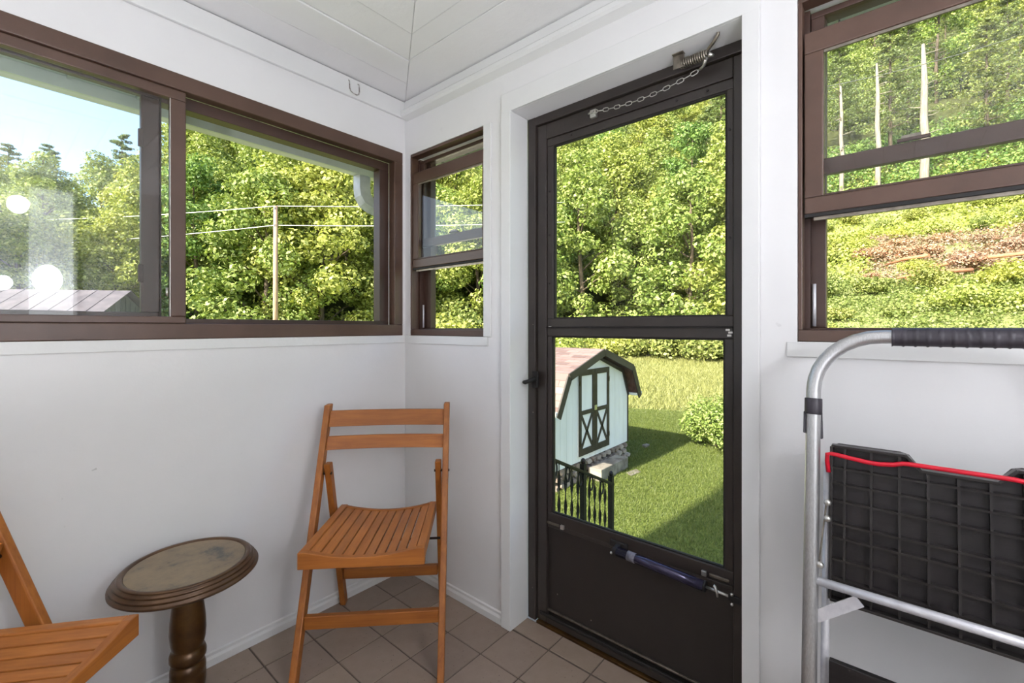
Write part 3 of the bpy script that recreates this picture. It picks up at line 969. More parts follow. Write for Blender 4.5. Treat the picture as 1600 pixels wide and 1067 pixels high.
# grip with ridges
gl_, n = [], 64
rs = []
y0g, y1g = -1.905, LY - (-1.905 - LY)
for i in range(n + 1):
    f0 = i / n
    gl_.append(lp(y0g + (y1g - y0g) * f0, LZ))
    rs.append(0.0195 if (i % 6) else 0.0212)
MB().tube(gl_, rs, 18).build('grip', M['rubber'], lad)
for s in (1, -1):
    yy = s * HW
    b = MB().tube([(lp(LY, 1.035)[0], yy, 1.035), (lp(LY, 1.072)[0], yy, 1.072)], 0.0178, 16)
    b.beam((lp(LY, 1.045)[0] + 0.012, yy - s * 0.012, 1.04), (lp(LY, 0.985)[0] + 0.014, yy - s * 0.014, 0.978), (1, 0, 0), 0.016, 0.008)
    b.beam((lp(LY, 1.045)[0] + 0.0, yy + s * 0.016, 1.04), (lp(LY, 0.985)[0] + 0.0, yy + s * 0.016, 0.99), (1, 0, 0), 0.018, 0.005)
    b.build('collar', M['rubber'], lad, 0.002)
    # rear leg (thin, whitish)
    MB().tube([(lp(0, 0.015, 0.055)[0], yy - s * 0.022, 0.015), (lp(0, 0.92, 0.035)[0], yy - s * 0.026, 0.92)], 0.0080, 12).build('rear_leg', M['alu2'], lad)
    MB().beam((lp(0, 0.84, 0.02)[0], yy - s * 0.026, 0.838), (lp(0, 0.70, 0.01)[0], yy - s * 0.014, 0.700), (1, 0, 0), 0.010, 0.003).build('hinge_link', M['steel2'], lad)
    for zz in (0.843, 0.808, 0.705):
        MB().sphere((lp(0, zz, -0.004)[0], yy - s * (0.030 if zz > 0.75 else 0.018), zz), 0.0075, 10, 6).build('rivet', M['steel'], lad)
    MB().beam((lp(0, 0.588, 0.002)[0], yy - s * 0.008, 0.588), (lp(0, 0.650, 0.002)[0], yy - s * 0.088, 0.652), (0, 0.5, 1), 0.024, 0.0035).build('gusset', M['alu2'], lad)
    MB().tube([(lp(0, 0.0005)[0], yy, 0.0005), (lp(0, 0.035)[0], yy, 0.035)], 0.020, 16).build('foot', M['rubber'], lad)
    MB().tube([(lp(0, 0.0, 0.055)[0], yy - s * 0.022, 0.0005), (lp(0, 0.03, 0.055)[0], yy - s * 0.022, 0.03)], 0.013, 12).build('foot', M['rubber'], lad)
MB().tube([lp(LY + HW - 0.003, 0.668, 0.0), lp(LY - HW + 0.003, 0.668, 0.0)], 0.0095, 14).build('cross_bar', M['alu2'], lad)
# folded black platform seen from below: sheet with ribs
pf = empty('platform'); pf.parent = lad
PY = 0.209
ZT, ZN, ZB = 0.968, 0.940, 0.628
def pp(y, z, off): return lp(LY + y, z, off)
def plate(poly, o0, o1, nm, m, par):
    b = MB()
    n = len(poly)
    vs = [pp(y, z, o0) for y, z in poly] + [pp(y, z, o1) for y, z in poly]
    fs = [tuple(range(n)), tuple(range(2 * n - 1, n - 1, -1))] + [(i, i + n, (i + 1) % n + n, (i + 1) % n) for i in range(n)]
    return b.add(vs, fs).build(nm, m, par, 0.0015)
outline = [(-PY, ZB), (PY, ZB), (PY, ZT - 0.012), (PY - 0.004, ZT - 0.004), (PY - 0.012, ZT), (0.088, ZT), (0.074, ZT - 0.004), (0.056, ZN), (-0.056, ZN), (-0.074, ZT - 0.004), (-0.088, ZT), (-PY + 0.012, ZT), (-PY + 0.004, ZT - 0.004), (-PY, ZT - 0.012)]
plate(outline, 0.036, 0.042, 'sheet', M['plastic'], pf)
# rim
rim = [(-PY, ZB, PY, ZB), (PY, ZB, PY, ZT - 0.006), (PY, ZT - 0.004, 0.080, ZT - 0.004), (0.080, ZT - 0.003, 0.055, ZN - 0.003), (0.058, ZN - 0.003, -0.058, ZN - 0.003), (-0.055, ZN - 0.003, -0.080, ZT - 0.003), (-0.080, ZT - 0.004, -PY, ZT - 0.004), (-PY, ZT - 0.006, -PY, ZB)]
for (ya, za, yb, zb_) in rim:
    MB().beam(pp(ya, za, 0.027), pp(yb, zb_, 0.027), (1, 0, 0), 0.018, 0.006).build('rim', M['plastic2'], pf, 0.001)
for y in (0.184, 0.137, 0.090, 0.045, 0.0, -0.045, -0.090, -0.137, -0.184):
    zt_ = ZT - 0.006 if abs(y) > 0.08 else ZN - 0.006
    MB().beam(pp(y, ZB + 0.003, 0.029), pp(y, zt_, 0.029), (1, 0, 0), 0.013, 0.0045).build('rib', M['plastic2'], pf)
for z in (0.915, 0.880, 0.842, 0.792, 0.762, 0.715, 0.672):
    MB().beam(pp(-PY + 0.003, z, 0.028), pp(PY - 0.003, z, 0.028), (1, 0, 0), 0.015, 0.0045).build('rib', M['plastic2'], pf)
# red latch bar
rb = [pp(0.214, 0.905, 0.016), pp(0.2165, 0.930, 0.014), pp(0.216, 0.946, 0.012), pp(0.208, 0.948, 0.012), pp(0.145, 0.941, 0.012), pp(0.125, 0.9405, 0.012), pp(0.100, 0.944, 0.012), pp(0.085, 0.949, 0.012), pp(0.075, 0.950, 0.012),
      pp(-0.075, 0.950, 0.012), pp(-0.085, 0.949, 0.012), pp(-0.100, 0.944, 0.012), pp(-0.125, 0.9405, 0.012), pp(-0.145, 0.941, 0.012), pp(-0.208, 0.948, 0.012), pp(-0.216, 0.946, 0.012), pp(-0.2165, 0.930, 0.014), pp(-0.214, 0.905, 0.016)]
MB().tube(rb, 0.0048, 10).build('latch_bar', M['red'], lad)
# lower treads, folded flat
for z0, z1 in ((0.33, 0.50), (0.08, 0.25)):
    plate([(-PY, z0), (PY, z0), (PY, z1), (-PY, z1)], 0.020, 0.034, 'tread', M['plastic'], lad)
    MB().tube([lp(LY + HW - 0.003, z0 + 0.01, 0.0), lp(LY - HW + 0.003, z0 + 0.01, 0.0)], 0.0095, 12).build('cross_bar', M['alu2'], lad)

# ------------------------------------------------------------------ back wall globe lamps, then added glare and fill lights (behind the camera)
gpan = struct(empty('glare_panel'))  # glowing panel added to make the bright reflected band; no such opening known
frame_rect(gpan, 'frame', -1.205, -0.915, 0.25, 2.32, 0.025, YB + 0.0005, YB + 0.03, 'A', M['trim'])
MB().box(-1.1795, -0.9405, YB + 0.0005, YB + 0.010, 0.2755, 2.2945).build('glow_pane', M['glare_pane'], gpan)
def wall_lamp(x, z, r, label, yb=YB + 0.0005):
    e = tag(empty('wall_lamp', (x, yb, z)), label, 'lamp', 'globe wall lamps behind the viewer')
    MB().tube([(0, 0, 0), (0, 0.02, 0)], [0.055, 0.05], 24).build('back_plate', M['white'], e)
    MB().tube([(0, 0.02, 0), (0, 0.05, 0)], 0.012, 12).build('arm', M['white'], e)
    MB().sphere((0, 0.05 + r * 0.97, 0), r, 24, 16).build('globe', M['globe'], e)
wall_lamp(-1.235, 2.14, 0.056, 'upper lit white globe wall lamp, reflected high in the left pane')
wall_lamp(-1.312, 1.56, 0.050, 'lower lit white globe wall lamp, reflected at the left pane edge')
e = tag(empty('glare_light', (-1.085, YB + 0.0105, 1.60)), 'glowing egg shape added before the bright panel for the reflected hot spot', 'lamp')  # added glowing shape, stands in for the hot spot mirrored in the pane
MB().tube([(0, 0.0, -0.10), (0, 0.0, 0.10)], 0.0).build('x', M['white'], e) if False else None
MB().box(-0.05, 0.05, 0, 0.012, -0.08, 0.08).build('back_plate', M['white'], e, 0.003)
MB().sphere((0, 0.095, 0), 0.078, 28, 18, 1.35).build('diffuser', M['glare_spot'], e)
MB().box(-0.012, 0.012, 0.012, 0.03, -0.012, 0.012).build('arm', M['white'], e)
def uplight(x, y, label):  # unseen light added to lift the ceiling; no such lamp known in the room
    e = tag(empty('fill_light', (x, y, 0)), label, 'lamp', 'unseen fill lights added to brighten the ceiling')
    MB().lathe([(0.13, 0.0005), (0.13, 0.012), (0.11, 0.022), (0.02, 0.030)], 32).build('base', M['white'], e)
    MB().tube([(0, 0, 0.03), (0, 0, 0.750)], 0.011, 14).build('pole', M['white'], e)
    pr = [(0.02, 0.750), (0.06, 0.755), (0.12, 0.775), (0.16, 0.815), (0.155, 0.815), (0.115, 0.782), (0.058, 0.764), (0.01, 0.762)]
    MB().lathe(pr, 36).build('bowl', M['white'], e)
    MB().lathe([(0.02, 0.784), (0.08, 0.786), (0.085, 0.790), (0.08, 0.794), (0.02, 0.796)], 28).build('light_disc', M['fill_disc'], e)
uplight(-1.98, -1.38, 'unseen fill light added to brighten the ceiling, left of the viewer')
uplight(-1.62, -2.62, 'unseen fill light added to brighten the ceiling, right behind the viewer')

# ------------------------------------------------------------------ roof edge outside the windows
def eave_panels(parent, along, a0, a1, d0, d1, z, step):
    n = int(round((a1 - a0) / step))
    for k in range(n):
        p0, p1 = a0 + k * step + 0.002, a0 + (k + 1) * step - 0.002
        b = MB()
        if along == 'x':
            b.box(p0, p1, d0, d1, z, z + 0.006).box(p0, p0 + 0.012, d0, d1, z - 0.007, z)
        else:
            b.box(d0, d1, p0, p1, z, z + 0.006).box(d0, d1, p0, p0 + 0.012, z - 0.007, z)
        b.build('soffit_panel', M['soffit'], parent)
ev = struct(empty('trim_11'))
eave_panels(ev, 'x', -3.14, 0.335, 0.141, 0.338, 2.132, 0.193)
MB().box(-3.14, 0.36, 0.339, 0.352, 2.088, 2.50).build('fascia', M['soffit'], ev)
MB().prism([(0.353, 2.100), (0.430, 2.100), (0.452, 2.150), (0.452, 2.200), (0.444, 2.200), (0.444, 2.155), (0.424, 2.110), (0.360, 2.110), (0.360, 2.20), (0.353, 2.20)], 'x', -3.14, 0.45).build('gutter', M['white'], ev)
ev2 = struct(empty('trim_12'))
eave_panels(ev2, 'y', -3.14, 0.140, 0.141, 0.250, 2.132, 0.193)
MB().box(0.251, 0.264, -3.14, 0.338, 2.096, 2.50).build('fascia', M['soffit'], ev2)
struct(MB().box(-3.2, 0.36, -3.2, 0.352, 2.505, 2.56).build('roof', M['roof']))
hb = tag(empty('shade_house', (-6.6, -5.0, ZG)), 'unseen white main block behind the porch, added to shade the lawn', 'shade_house')  # out-of-view block, added and sized so its shadow falls on the lawn
MB().box(-3.35, 3.35, -5.0, 6.7, 0, 8.2).build('wall', M['shedwall'], hb)
MB().prism([(-3.8, 8.15), (3.5, 8.15), (0, 9.0)], 'y', -5.3, 6.9).build('roof', M['roof'], hb)
ds = MB()
pth = [(-0.008, 0.392, 2.098), (-0.008, 0.392, 2.02), (-0.004, 0.390, 1.985), (0.012, 0.386, 1.955), (0.04, 0.380, 1.938), (0.10, 0.36, 1.92), (0.17, 0.30, 1.90)]
ds.tube(pth, 0.047, 4)
ds.smooth = [False] * len(ds.smooth)
ds = ds.build('downspout', M['spout'])
tag(ds, 'pale grey gutter downspout elbow under the eave outside the corner', 'downspout')

# ------------------------------------------------------------------ terrain
def sstep(a, b_, x):
    k = np.clip((x - a) / (b_ - a), 0, 1)
    return k * k * (3 - 2 * k)
def wig(x, y):
    return (np.sin(x * 0.31 + 1.3) * np.cos(y * 0.27 - 0.4) + 0.5 * np.sin(x * 0.73 + y * 0.61))
def terrain(x, y):
    x = np.asarray(x, float); y = np.asarray(y, float)
    dx, dy = x + 1.4, y + 1.9
    r = np.hypot(dx, dy)
    az = np.degrees(np.arctan2(dy, dx))
    near = 1 - sstep(6.0, 13.0, az)                       # brushy bank close on the right
    r0 = 36 - 21 * near
    slope = 0.62 - 0.36 * sstep(70, 82, az)
    slope = slope * (1 - near) + 0.31 * near
    fall = sstep(-62, -40, az) * (1 - sstep(118, 140, az))
    rise = np.maximum(r - r0, 0)
    rise = rise * sstep(0, 10, rise)
    extra = np.maximum(r - 52, 0) * 0.36 * near
    z = ZG + (rise * slope + extra) * fall
    z = z + 0.035 * np.maximum(r - 14, 0).clip(0, 22) * (1 - near) * fall
    z = z + 0.30 * wig(x, y) * sstep(20, 40, r)
    return z
raz = np.linspace(-np.pi, np.pi, 241)[:-1]
rr_ = np.concatenate([[0.0], np.geomspace(1.5, 170, 84)])
V = []
for r in rr_:
    V.append(np.c_[-1.4 + r * np.cos(raz), -1.9 + r * np.sin(raz), np.zeros(240)])
V = np.concatenate(V)
V[:, 2] = terrain(V[:, 0], V[:, 1])
F = []
n = 240
idx = np.arange(n)
for i in range(len(rr_) - 1):
    F.append(np.c_[i * n + idx, (i + 1) * n + idx, (i + 1) * n + (idx + 1) % n, i * n + (idx + 1) % n])
F = np.concatenate(F)
gme = mesh_np('ground', V, F, M['ground'], True)
dxx, dyy = V[:, 0] + 1.4, V[:, 1] + 1.9
azz = np.degrees(np.arctan2(dyy, dxx)); rrr = np.hypot(dxx, dyy)
ff = np.where(azz < 11, sstep(56, 62, rrr), sstep(35, 38, rrr)) * sstep(-60, -40, azz) * (1 - sstep(120, 140, azz))
fa = gme.attributes.new('forest_floor', 'FLOAT', 'POINT')
fa.data.foreach_set('value', ff.astype(np.float32))
la = gme.attributes.new('mown_lawn', 'FLOAT', 'POINT')
la.data.foreach_set('value', (1 - sstep(15, 18, rrr)).astype(np.float32))
go = bpy.data.objects.new('ground', gme)
COL.objects.link(go)
struct(go)

# grass blades on the lawn (nobody could count them)
def blades(nb, r0, r1, a0, a1, hgt, wid, name, label, m):
    r = np.sqrt(rng.uniform(r0 * r0, r1 * r1, nb))
    a = np.radians(rng.uniform(a0, a1, nb))
    x, y = -1.4 + r * np.cos(a), -1.9 + r * np.sin(a)
    keep = ~((x > 5.2) & (x < 8.22) & (y > 2.70) & (y < 6.2)) & ~((x < 3.2) & (y < 0.5))
    x, y = x[keep], y[keep]
    z = terrain(x, y)
    m_ = len(x)
    h_ = hgt * rng.uniform(0.5, 1.2, m_)
    th = rng.uniform(0, 2 * np.pi, m_)
    wv = wid * rng.uniform(0.7, 1.3, m_)
    lean = rng.normal(0, 0.5, (m_, 2)) * h_[:, None]
    A = np.c_[x - np.cos(th) * wv, y - np.sin(th) * wv, z - 0.005]
    B = np.c_[x + np.cos(th) * wv, y + np.sin(th) * wv, z - 0.005]
    T = np.c_[x + lean[:, 0], y + lean[:, 1], z + h_]
    Vv = np.stack([A, B, T], 1).reshape(-1, 3)
    Ff = np.arange(3 * m_).reshape(-1, 3)
    o = bpy.data.objects.new(name, mesh_np(name, Vv, Ff, m))
    COL.objects.link(o)
    tag(o, label, 'grass', kind='stuff')
blades(220000, 5.0, 16.5, 8, 44, 0.050, 0.006, 'lawn_grass', 'short mown lawn grass around the white shed', M['blade'])
blades(110000, 16.5, 40.0, 8, 46, 0.20, 0.020, 'field_grass', 'pale tall field grass rising behind the lawn', M['hay'])

# ------------------------------------------------------------------ foliage meshes
def leaf_cloud(centers, radii, per, size, name, m, flat=0.75, up=0.5):
    """clusters of folded leaves around centers; every leaf is a loose rhombus"""
    C_, R_ = [], []
    for c, r, k in zip(centers, radii, per):
        d = rng.normal(size=(k, 3))
        d /= np.linalg.norm(d, axis=1)[:, None]
        q = rng.uniform(0.35, 1.0, k) ** 0.6
        p = d * (q * r)[:, None]
        p[:, 2] *= flat
        C_.append(np.asarray(c) + p)
        R_.append(d)
    P = np.concatenate(C_)
    D = np.concatenate(R_)
    k = len(P)
    N = D * 0.7 + rng.normal(size=(k, 3)) * 0.55
    N[:, 2] += up
    N /= np.linalg.norm(N, axis=1)[:, None]
    tdir = rng.normal(size=(k, 3))
    tdir -= N * (tdir * N).sum(1)[:, None]
    tdir /= np.linalg.norm(tdir, axis=1)[:, None]
    s = np.cross(N, tdir)
    L = size * rng.uniform(0.6, 1.3, k)[:, None]
    Wd = L * rng.uniform(0.45, 0.7, k)[:, None]
    v0 = P - tdir * L / 2
    v1 = P + s * Wd / 2 + N * L * 0.10
    v2 = P + tdir * L / 2
    v3 = P - s * Wd / 2 + N * L * 0.10
    V = np.stack([v0, v1, v2, v3], 1).reshape(-1, 3)
    F = np.arange(4 * k).reshape(-1, 4)
    return mesh_np(name, V, F, m)

def broadleaf(seed, H, R, base, nb, m, name, leaves=15000, size=0.30):
    r_ = np.random.default_rng(seed)
    trunk = MB()
    tp = [(0, 0, -1.5), (r_.normal() * 0.1, r_.normal() * 0.1, H * 0.3), (r_.normal() * 0.25, r_.normal() * 0.25, H * 0.6), (r_.normal() * 0.3, r_.normal() * 0.3, H * 0.9)]
    trunk.tube(tp, [0.22, 0.18, 0.12, 0.03], 7)
    cs, rs = [], []
    for i in range(nb):
        f_ = (i + 0.5) / nb
        z = H * (base + (1 - base) * f_)
        prof = math.sin(math.pi * min(1, 0.18 + 0.80 * f_)) ** 0.7
        a = i * 2.399 + r_.normal() * 0.4
        rad_ = R * prof * r_.uniform(0.35, 1.0)
        c = np.array([math.cos(a) * rad_, math.sin(a) * rad_, z + r_.normal() * 0.4])
        cs.append(c)
        rs.append(r_.uniform(0.75, 1.5) * R / 4.2)
        if i % 3 == 0:
            z0 = z - rad_ * 0.5
            trunk.tube([(0, 0, max(z0, 0.5)), tuple(c * np.array([0.5, 0.5, 1]) - np.array([0, 0, rad_ * 0.18])), tuple(c)], [0.07, 0.045, 0.015], 5, cap=False)
    w_ = np.array(rs) ** 2
    per = np.maximum((leaves * w_ / w_.sum()).astype(int), 5)
    return leaf_cloud(cs, rs, per, size, name, m), trunk.mesh('trunk', M['bark'])

def pine(seed, H, R, m, leaves=9000):
    r_ = np.random.default_rng(seed)
    trunk = MB().tube([(0, 0, -1.5), (0.05, 0.02, H * 0.5), (0, 0.05, H)], [0.22, 0.14, 0.02], 7)
    cs, rs = [], []
    z = H * 0.25
    while z < H:
        f_ = (z - H * 0.25) / (H * 0.75)
        nbr = 5
        a0 = r_.uniform(0, 6)
        for k in range(nbr):
            a = a0 + k * 2 * math.pi / nbr + r_.normal() * 0.2
            Lb = R * (1 - f_) ** 0.7 * r_.uniform(0.45, 1.2) + 0.3
            zk = z + r_.normal() * 0.35
            for q in (0.35, 0.6, 0.85, 1.0):
                cs.append(np.array([math.cos(a) * Lb * q, math.sin(a) * Lb * q, zk + 0.16 * Lb * q]))
                rs.append(0.30 + 0.24 * Lb * 0.4)
            trunk.tube([(0, 0, zk - 0.1), (math.cos(a) * Lb, math.sin(a) * Lb, zk + 0.16 * Lb)], [0.045, 0.012], 4, cap=False)
        z += H * 0.055
    per = [max(4, leaves // len(cs))] * len(cs)
    return leaf_cloud(cs, rs, per, 0.24, 'needles', m, flat=0.55, up=0.6), trunk.mesh('trunk', M['bark'])

TREES = {
    'broad': [broadleaf(11, 14, 4.0, 0.12, 62, M['leaf'], 'crown'), broadleaf(12, 12, 4.3, 0.10, 56, M['leaf'], 'crown'), broadleaf(13, 16, 3.8, 0.14, 66, M['leafd'], 'crown'), broadleaf(14, 13, 4.4, 0.10, 60, M['leaf2'], 'crown')],
    'pine': [pine(21, 17, 3.2, M['needle']), pine(22, 15, 3.0, M['needle'])],
}
def shrubmesh(seed, R, H, m, n=14, leaves=2600, size=0.16):
    r_ = np.random.default_rng(seed)
    cs, rs = [], []
    for i in range(n):
        a, q = r_.uniform(0, 6.28), r_.uniform(0, 1) ** 0.6
        rad_ = R * q * 0.75
        cs.append(np.array([math.cos(a) * rad_, math.sin(a) * rad_, H * (0.22 + 0.55 * r_.uniform() * (1 - 0.5 * q))]))
        rs.append(R * r_.uniform(0.30, 0.5))
    return leaf_cloud(cs, rs, [leaves // n] * n, size, 'foliage', m, flat=H / (1.5 * R))
SHR = [shrubmesh(31, 1.6, 2.0, M['shrub']), shrubmesh(32, 1.3, 1.5, M['shrub']), shrubmesh(33, 1.8, 1.7, M['leaf2'])]
DRY = [shrubmesh(41, 1.3, 0.9, M['dry'], size=0.12), shrubmesh(42, 1.0, 0.8, M['dry'], size=0.12)]
SMALL = shrubmesh(51, 0.88, 1.5, M['leaf'], n=34, leaves=14000, size=0.07)

def plant(kindname, crown, trunk, x, y, sc, label, cat, group=None, crown_name='crown', zs=1.0):
    z = float(terrain(x, y))
    e = tag(empty(kindname, (x, y, z), random.uniform(0, 6.28)), label, cat, group)
    e.scale = (sc, sc, sc * zs)
    piece(crown_name, crown, e)
    if trunk is not None:
        piece('trunk', trunk, e)
    return e

def pol(az, r): return -1.4 + r * math.cos(rad(az)), -1.9 + r * math.sin(rad(az))

# forest on the hill
def forest():
    pts = []
    for r, step in ((39, 4.3), (44, 5.0), (50, 5.4), (57, 6.0), (65, 6.6), (74, 7.4), (84, 8.2), (96, 9.2), (110, 10.5)):
        az = -26 + random.uniform(0, 3)
        while az < 108:
            pts.append((az + random.uniform(-0.6, 0.6), r + random.uniform(-2.2, 2.2)))
            az += math.degrees(step / r)
    for az, r in pts:
        if az < 11 and r < 62 + random.uniform(-3, 3): continue
        if az > 76 and r > 92: continue
        x, y = pol(az, r)
        if az < 12:
            reg, gl = 'right-hand window', 'trees seen through the right-hand window'
        elif az < 44:
            reg, gl = 'glass door', 'trees seen through the glass door'
        elif az < 57:
            reg, gl = 'small corner window', 'trees seen through the small corner window'
        else:
            reg, gl = 'long sliding window', 'trees seen through the long sliding window'
        k = random.random()
        if k < (0.0 if (r < 62 and az > 40) else 0.45 if az < 8 else 0.06 if r < 60 else 0.22):
            c, t_ = random.choice(TREES['pine'])
            plant('pine_tree', c, t_, x, y, random.uniform(0.8, 1.1) * (0.7 if az > 78 else 1.0), 'green pine tree on the wooded hill beyond the ' + reg, 'tree', 'pine ' + gl, 'needles')
        else:
            j = random.choices((0, 1, 2, 3), (4, 4, 1.3, 3.5))[0]
            c, t_ = TREES['broad'][j]
            plant('leafy_tree', c, t_, x, y, random.uniform(0.82, 1.18) * (0.74 if az > 78 else 1.0), 'leafy green tree on the wooded hill beyond the ' + reg, 'tree', 'leafy ' + gl)
forest()
# pines standing above the skyline at far left
for (az, r, sc, lb) in ((81.3, 84, 0.98, 'tall thin pine rising highest above the skyline at far left'), (86.2, 80, 0.80, 'middle pine above the skyline behind the left pane'), (88.6, 78, 0.74, 'leftmost pine above the skyline behind the left pane')):
    x, y = pol(az, r)
    c, t_ = TREES['pine'][0]
    plant('pine_tree', c, t_, x, y, sc, lb, 'tree', None, 'needles')
# undergrowth along the edge of the field
az = 8.0
while az < 50:
    for r in (33.5, 36.5):
        x, y = pol(az + random.uniform(-1, 1), r + random.uniform(-1, 1))
        plant('field_shrub', random.choice(SHR), None, x, y, random.uniform(1.0, 2.1), 'bushy green shrub at the field edge beyond the door', 'shrub', 'shrubs along the field edge', 'foliage')
    az += 3.3
# brushy bank in the right-hand window
cnt = 0
for r in (17, 20, 23, 26.5, 30, 34, 38.5, 43, 48, 54):
    az = -22.0 + random.uniform(0, 3)
    while az < 9:
        x, y = pol(az, r + random.uniform(-1, 1))
        sc = random.uniform(0.55, 0.95) * (0.75 if r < 25 else 1.0)
        dry = (r > 32 and r < 47 and -11.5 < az < 2.2)
        if dry and random.random() < 0.92:
            plant('dry_bush', random.choice(DRY), None, x, y, sc * 1.35, 'dry brown cut brush on the slope beyond the right-hand window', 'brush', 'dry brush on the slope', 'foliage')
        else:
            plant('bank_shrub', random.choice(SHR), None, x, y, sc, 'yellow-green shrub on the bank beyond the right-hand window', 'shrub', 'shrubs on the bank', 'foliage')
        az += math.degrees(2.2 / r)
# uncountable weeds between the shrubs, and undergrowth at the foot of the forest
def weeds(nc, a0, a1, r0, r1, rc, per, size, m, name, label, zoff=0.25):
    a = np.radians(rng.uniform(a0, a1, nc)); r = np.sqrt(rng.uniform(r0 ** 2, r1 ** 2, nc))
    x, y = -1.4 + r * np.cos(a), -1.9 + r * np.sin(a)
    dryp = (m is not M['dry']) & (np.degrees(a) > -11) & (np.degrees(a) < 2.0) & (r > 32) & (r < 47)
    x, y = x[~dryp], y[~dryp]
    nc = len(x)
    cs = np.c_[x, y, terrain(x, y) + zoff]
    me = leaf_cloud(cs, rng.uniform(0.6, 1.3, nc) * rc, [per] * nc, size, name, m, flat=0.6)
    o = bpy.data.objects.new(name, me)
    COL.objects.link(o)
    tag(o, label, 'weeds', kind='stuff')
weeds(1500, -24, 10, 14, 34, 0.55, 40, 0.13, M['shrub'], 'bank_weeds', 'tangled pale green weeds covering the near bank')
weeds(1500, -24, 11, 33, 64, 0.95, 34, 0.24, M['leaf'], 'slope_weeds', 'bright weeds and seedlings higher on the cleared slope', 0.4)
weeds(1100, 9, 108, 34, 41, 1.2, 45, 0.22, M['leaf'], 'forest_undergrowth', 'leafy undergrowth along the foot of the forest', 0.7)
weeds(420, -11, 2, 32, 47, 0.8, 40, 0.16, M['dry'], 'dry_litter', 'dry brown brushwood litter on the cleared slope', 0.2)
weeds(1000, -24, 11, 55, 74, 1.5, 42, 0.32, M['leafd'], 'hillside_saplings', 'dark green thicket at the foot of the right-hand forest', 1.0)
# bleached dead trunks
for i, (az, r, h_, w_, lb) in enumerate(((-2.4, 56, 15.0, 0.36, 'tallest bleached dead trunk standing on the right-hand slope'), (1.0, 58, 14.0, 0.25, 'middle bleached bare trunk on the right-hand slope'), (3.9, 59, 12.5, 0.22, 'leftmost pale bare trunk on the right-hand slope'))):
    x, y = pol(az, r)
    z = float(terrain(x, y))
    e = tag(empty('dead_tree', (x, y, z)), lb, 'tree')
    MB().tube([(0, 0, -1), (0.05, 0.04, h_ * 0.2), (0.02, -0.05, h_ * 0.4), (0.05, 0.08, h_ * 0.55), (0, 0.02, h_ * 0.75), (0.05, 0.12, h_)], [w_, w_ * 0.95, w_ * 0.88, w_ * 0.8, w_ * 0.7, w_ * 0.35], 8).build('trunk', M['deadbark'], e)
    for k in range(9):
        a = random.uniform(0, 6.28); zz = h_ * random.uniform(0.35, 0.97); L_ = random.uniform(0.5, 1.6)
        MB().tube([(0, 0.1, zz), (math.cos(a) * L_ * 0.6, math.sin(a) * L_ * 0.6, zz + 0.1), (math.cos(a) * L_, math.sin(a) * L_, zz + random.uniform(-0.1, 0.4))], [0.05, 0.035, 0.012], 5).build('branch', M['deadbark'], e)
# fallen logs
for i, (az, r, L_, rz, lb) in enumerate(((-6.5, 33.0, 5.5, 1.35, 'long orange-brown felled log lying on the dry slope'), (-3.0, 31.0, 3.0, 1.9, 'short pale log on the slope below the felled log'), (-1.0, 36.0, 2.6, 0.9, 'short broken log at the left of the dry brush'))):
    x, y = pol(az, r)
    z = float(terrain(x, y)) + 0.75
    e = MB().tube([(-L_ / 2, 0, 0), (0, 0.1, 0.05), (L_ / 2, 0, -0.1)], [0.11, 0.10, 0.06], 8).build('felled_log', M['log'])
    e.location = (x, y, z); e.rotation_euler = (0, 0.06, rz)
    tag(e, lb, 'log')

# clipped bush on the lawn
x, y = 10.35, 1.42
bz = float(terrain(x, y))
e = tag(empty('lawn_bush', (x, y, bz)), 'round yellow-green bush on the lawn right of the shed', 'bush')
piece('foliage', SMALL, e)
e.scale = (1.05, 1.05, 1.0)
MB().tube([(0, 0, -0.05), (0, 0, 0.5)], [0.05, 0.02], 6).build('stem', M['bark'], e)

# ------------------------------------------------------------------ utility pole and cables
PX, PYy = 9.14, 24.3
pz = float(terrain(PX, PYy))
e = tag(empty('utility_pole', (PX, PYy, pz)), 'pale wooden utility pole standing before the trees', 'utility pole')
ztop = CAM[2] + (511.5 - 322) * 25 / 700
MB().tube([(0, 0, -0.5), (0, 0, ztop - pz)], [0.15, 0.11], 12).build('shaft', M['pole'], e)
MB().beam((-0.05, -0.1, ztop - pz - 0.15), (0.05, 0.14, ztop - pz - 0.15), (0, 0, 1), 0.12, 0.10).build('bracket', M['steel2'], e)
MB().beam((-0.05, -0.1, ztop - pz - 1.1), (0.05, 0.14, ztop - pz - 1.1), (0, 0, 1), 0.12, 0.10).build('bracket', M['steel2'], e)
def cable(p, q, sag, r, m, label):
    p, q = Vector(p), Vector(q)
    pts = []
    for i in range(17):
        f_ = i / 16
        c = p.lerp(q, f_)
        c.z -= sag * 4 * f_ * (1 - f_)
        pts.append(c)
    o = MB().tube(pts, r, 6).build('overhead_cable', m)
    tag(o, label, 'cable', None)
th = rad(40.27)
Fv = Vector((math.cos(th), math.sin(th), 0)); Rv = Vector((math.sin(th), -math.cos(th), 0))
zl = ztop - 30 * 25 / 700
UR, LR = (21.49, 13.27, 8.85), (21.49, 13.27, 7.65)
UL, LL = (-0.3, 53.0, 9.95), (-0.3, 53.0, 7.9)
cable((PX, PYy, ztop), UR, 0.12, 0.020, M['wire'], 'upper pale cable running right from the utility pole')
cable((PX, PYy, zl), LR, 0.12, 0.020, M['wire'], 'lower pale cable running right from the utility pole')
cable((PX, PYy, ztop), UL, 0.2, 0.022, M['wire'], 'upper pale cable running left from the utility pole')
cable((PX, PYy, zl), LL, 0.2, 0.022, M['wire'], 'lower pale cable running left from the utility pole')
cable((27.0, 3.4, 14.2), (27.0, -6.0, 13.6), 0.3, 0.018, M['wired'], 'thin dark cable crossing the trees in the right-hand window')

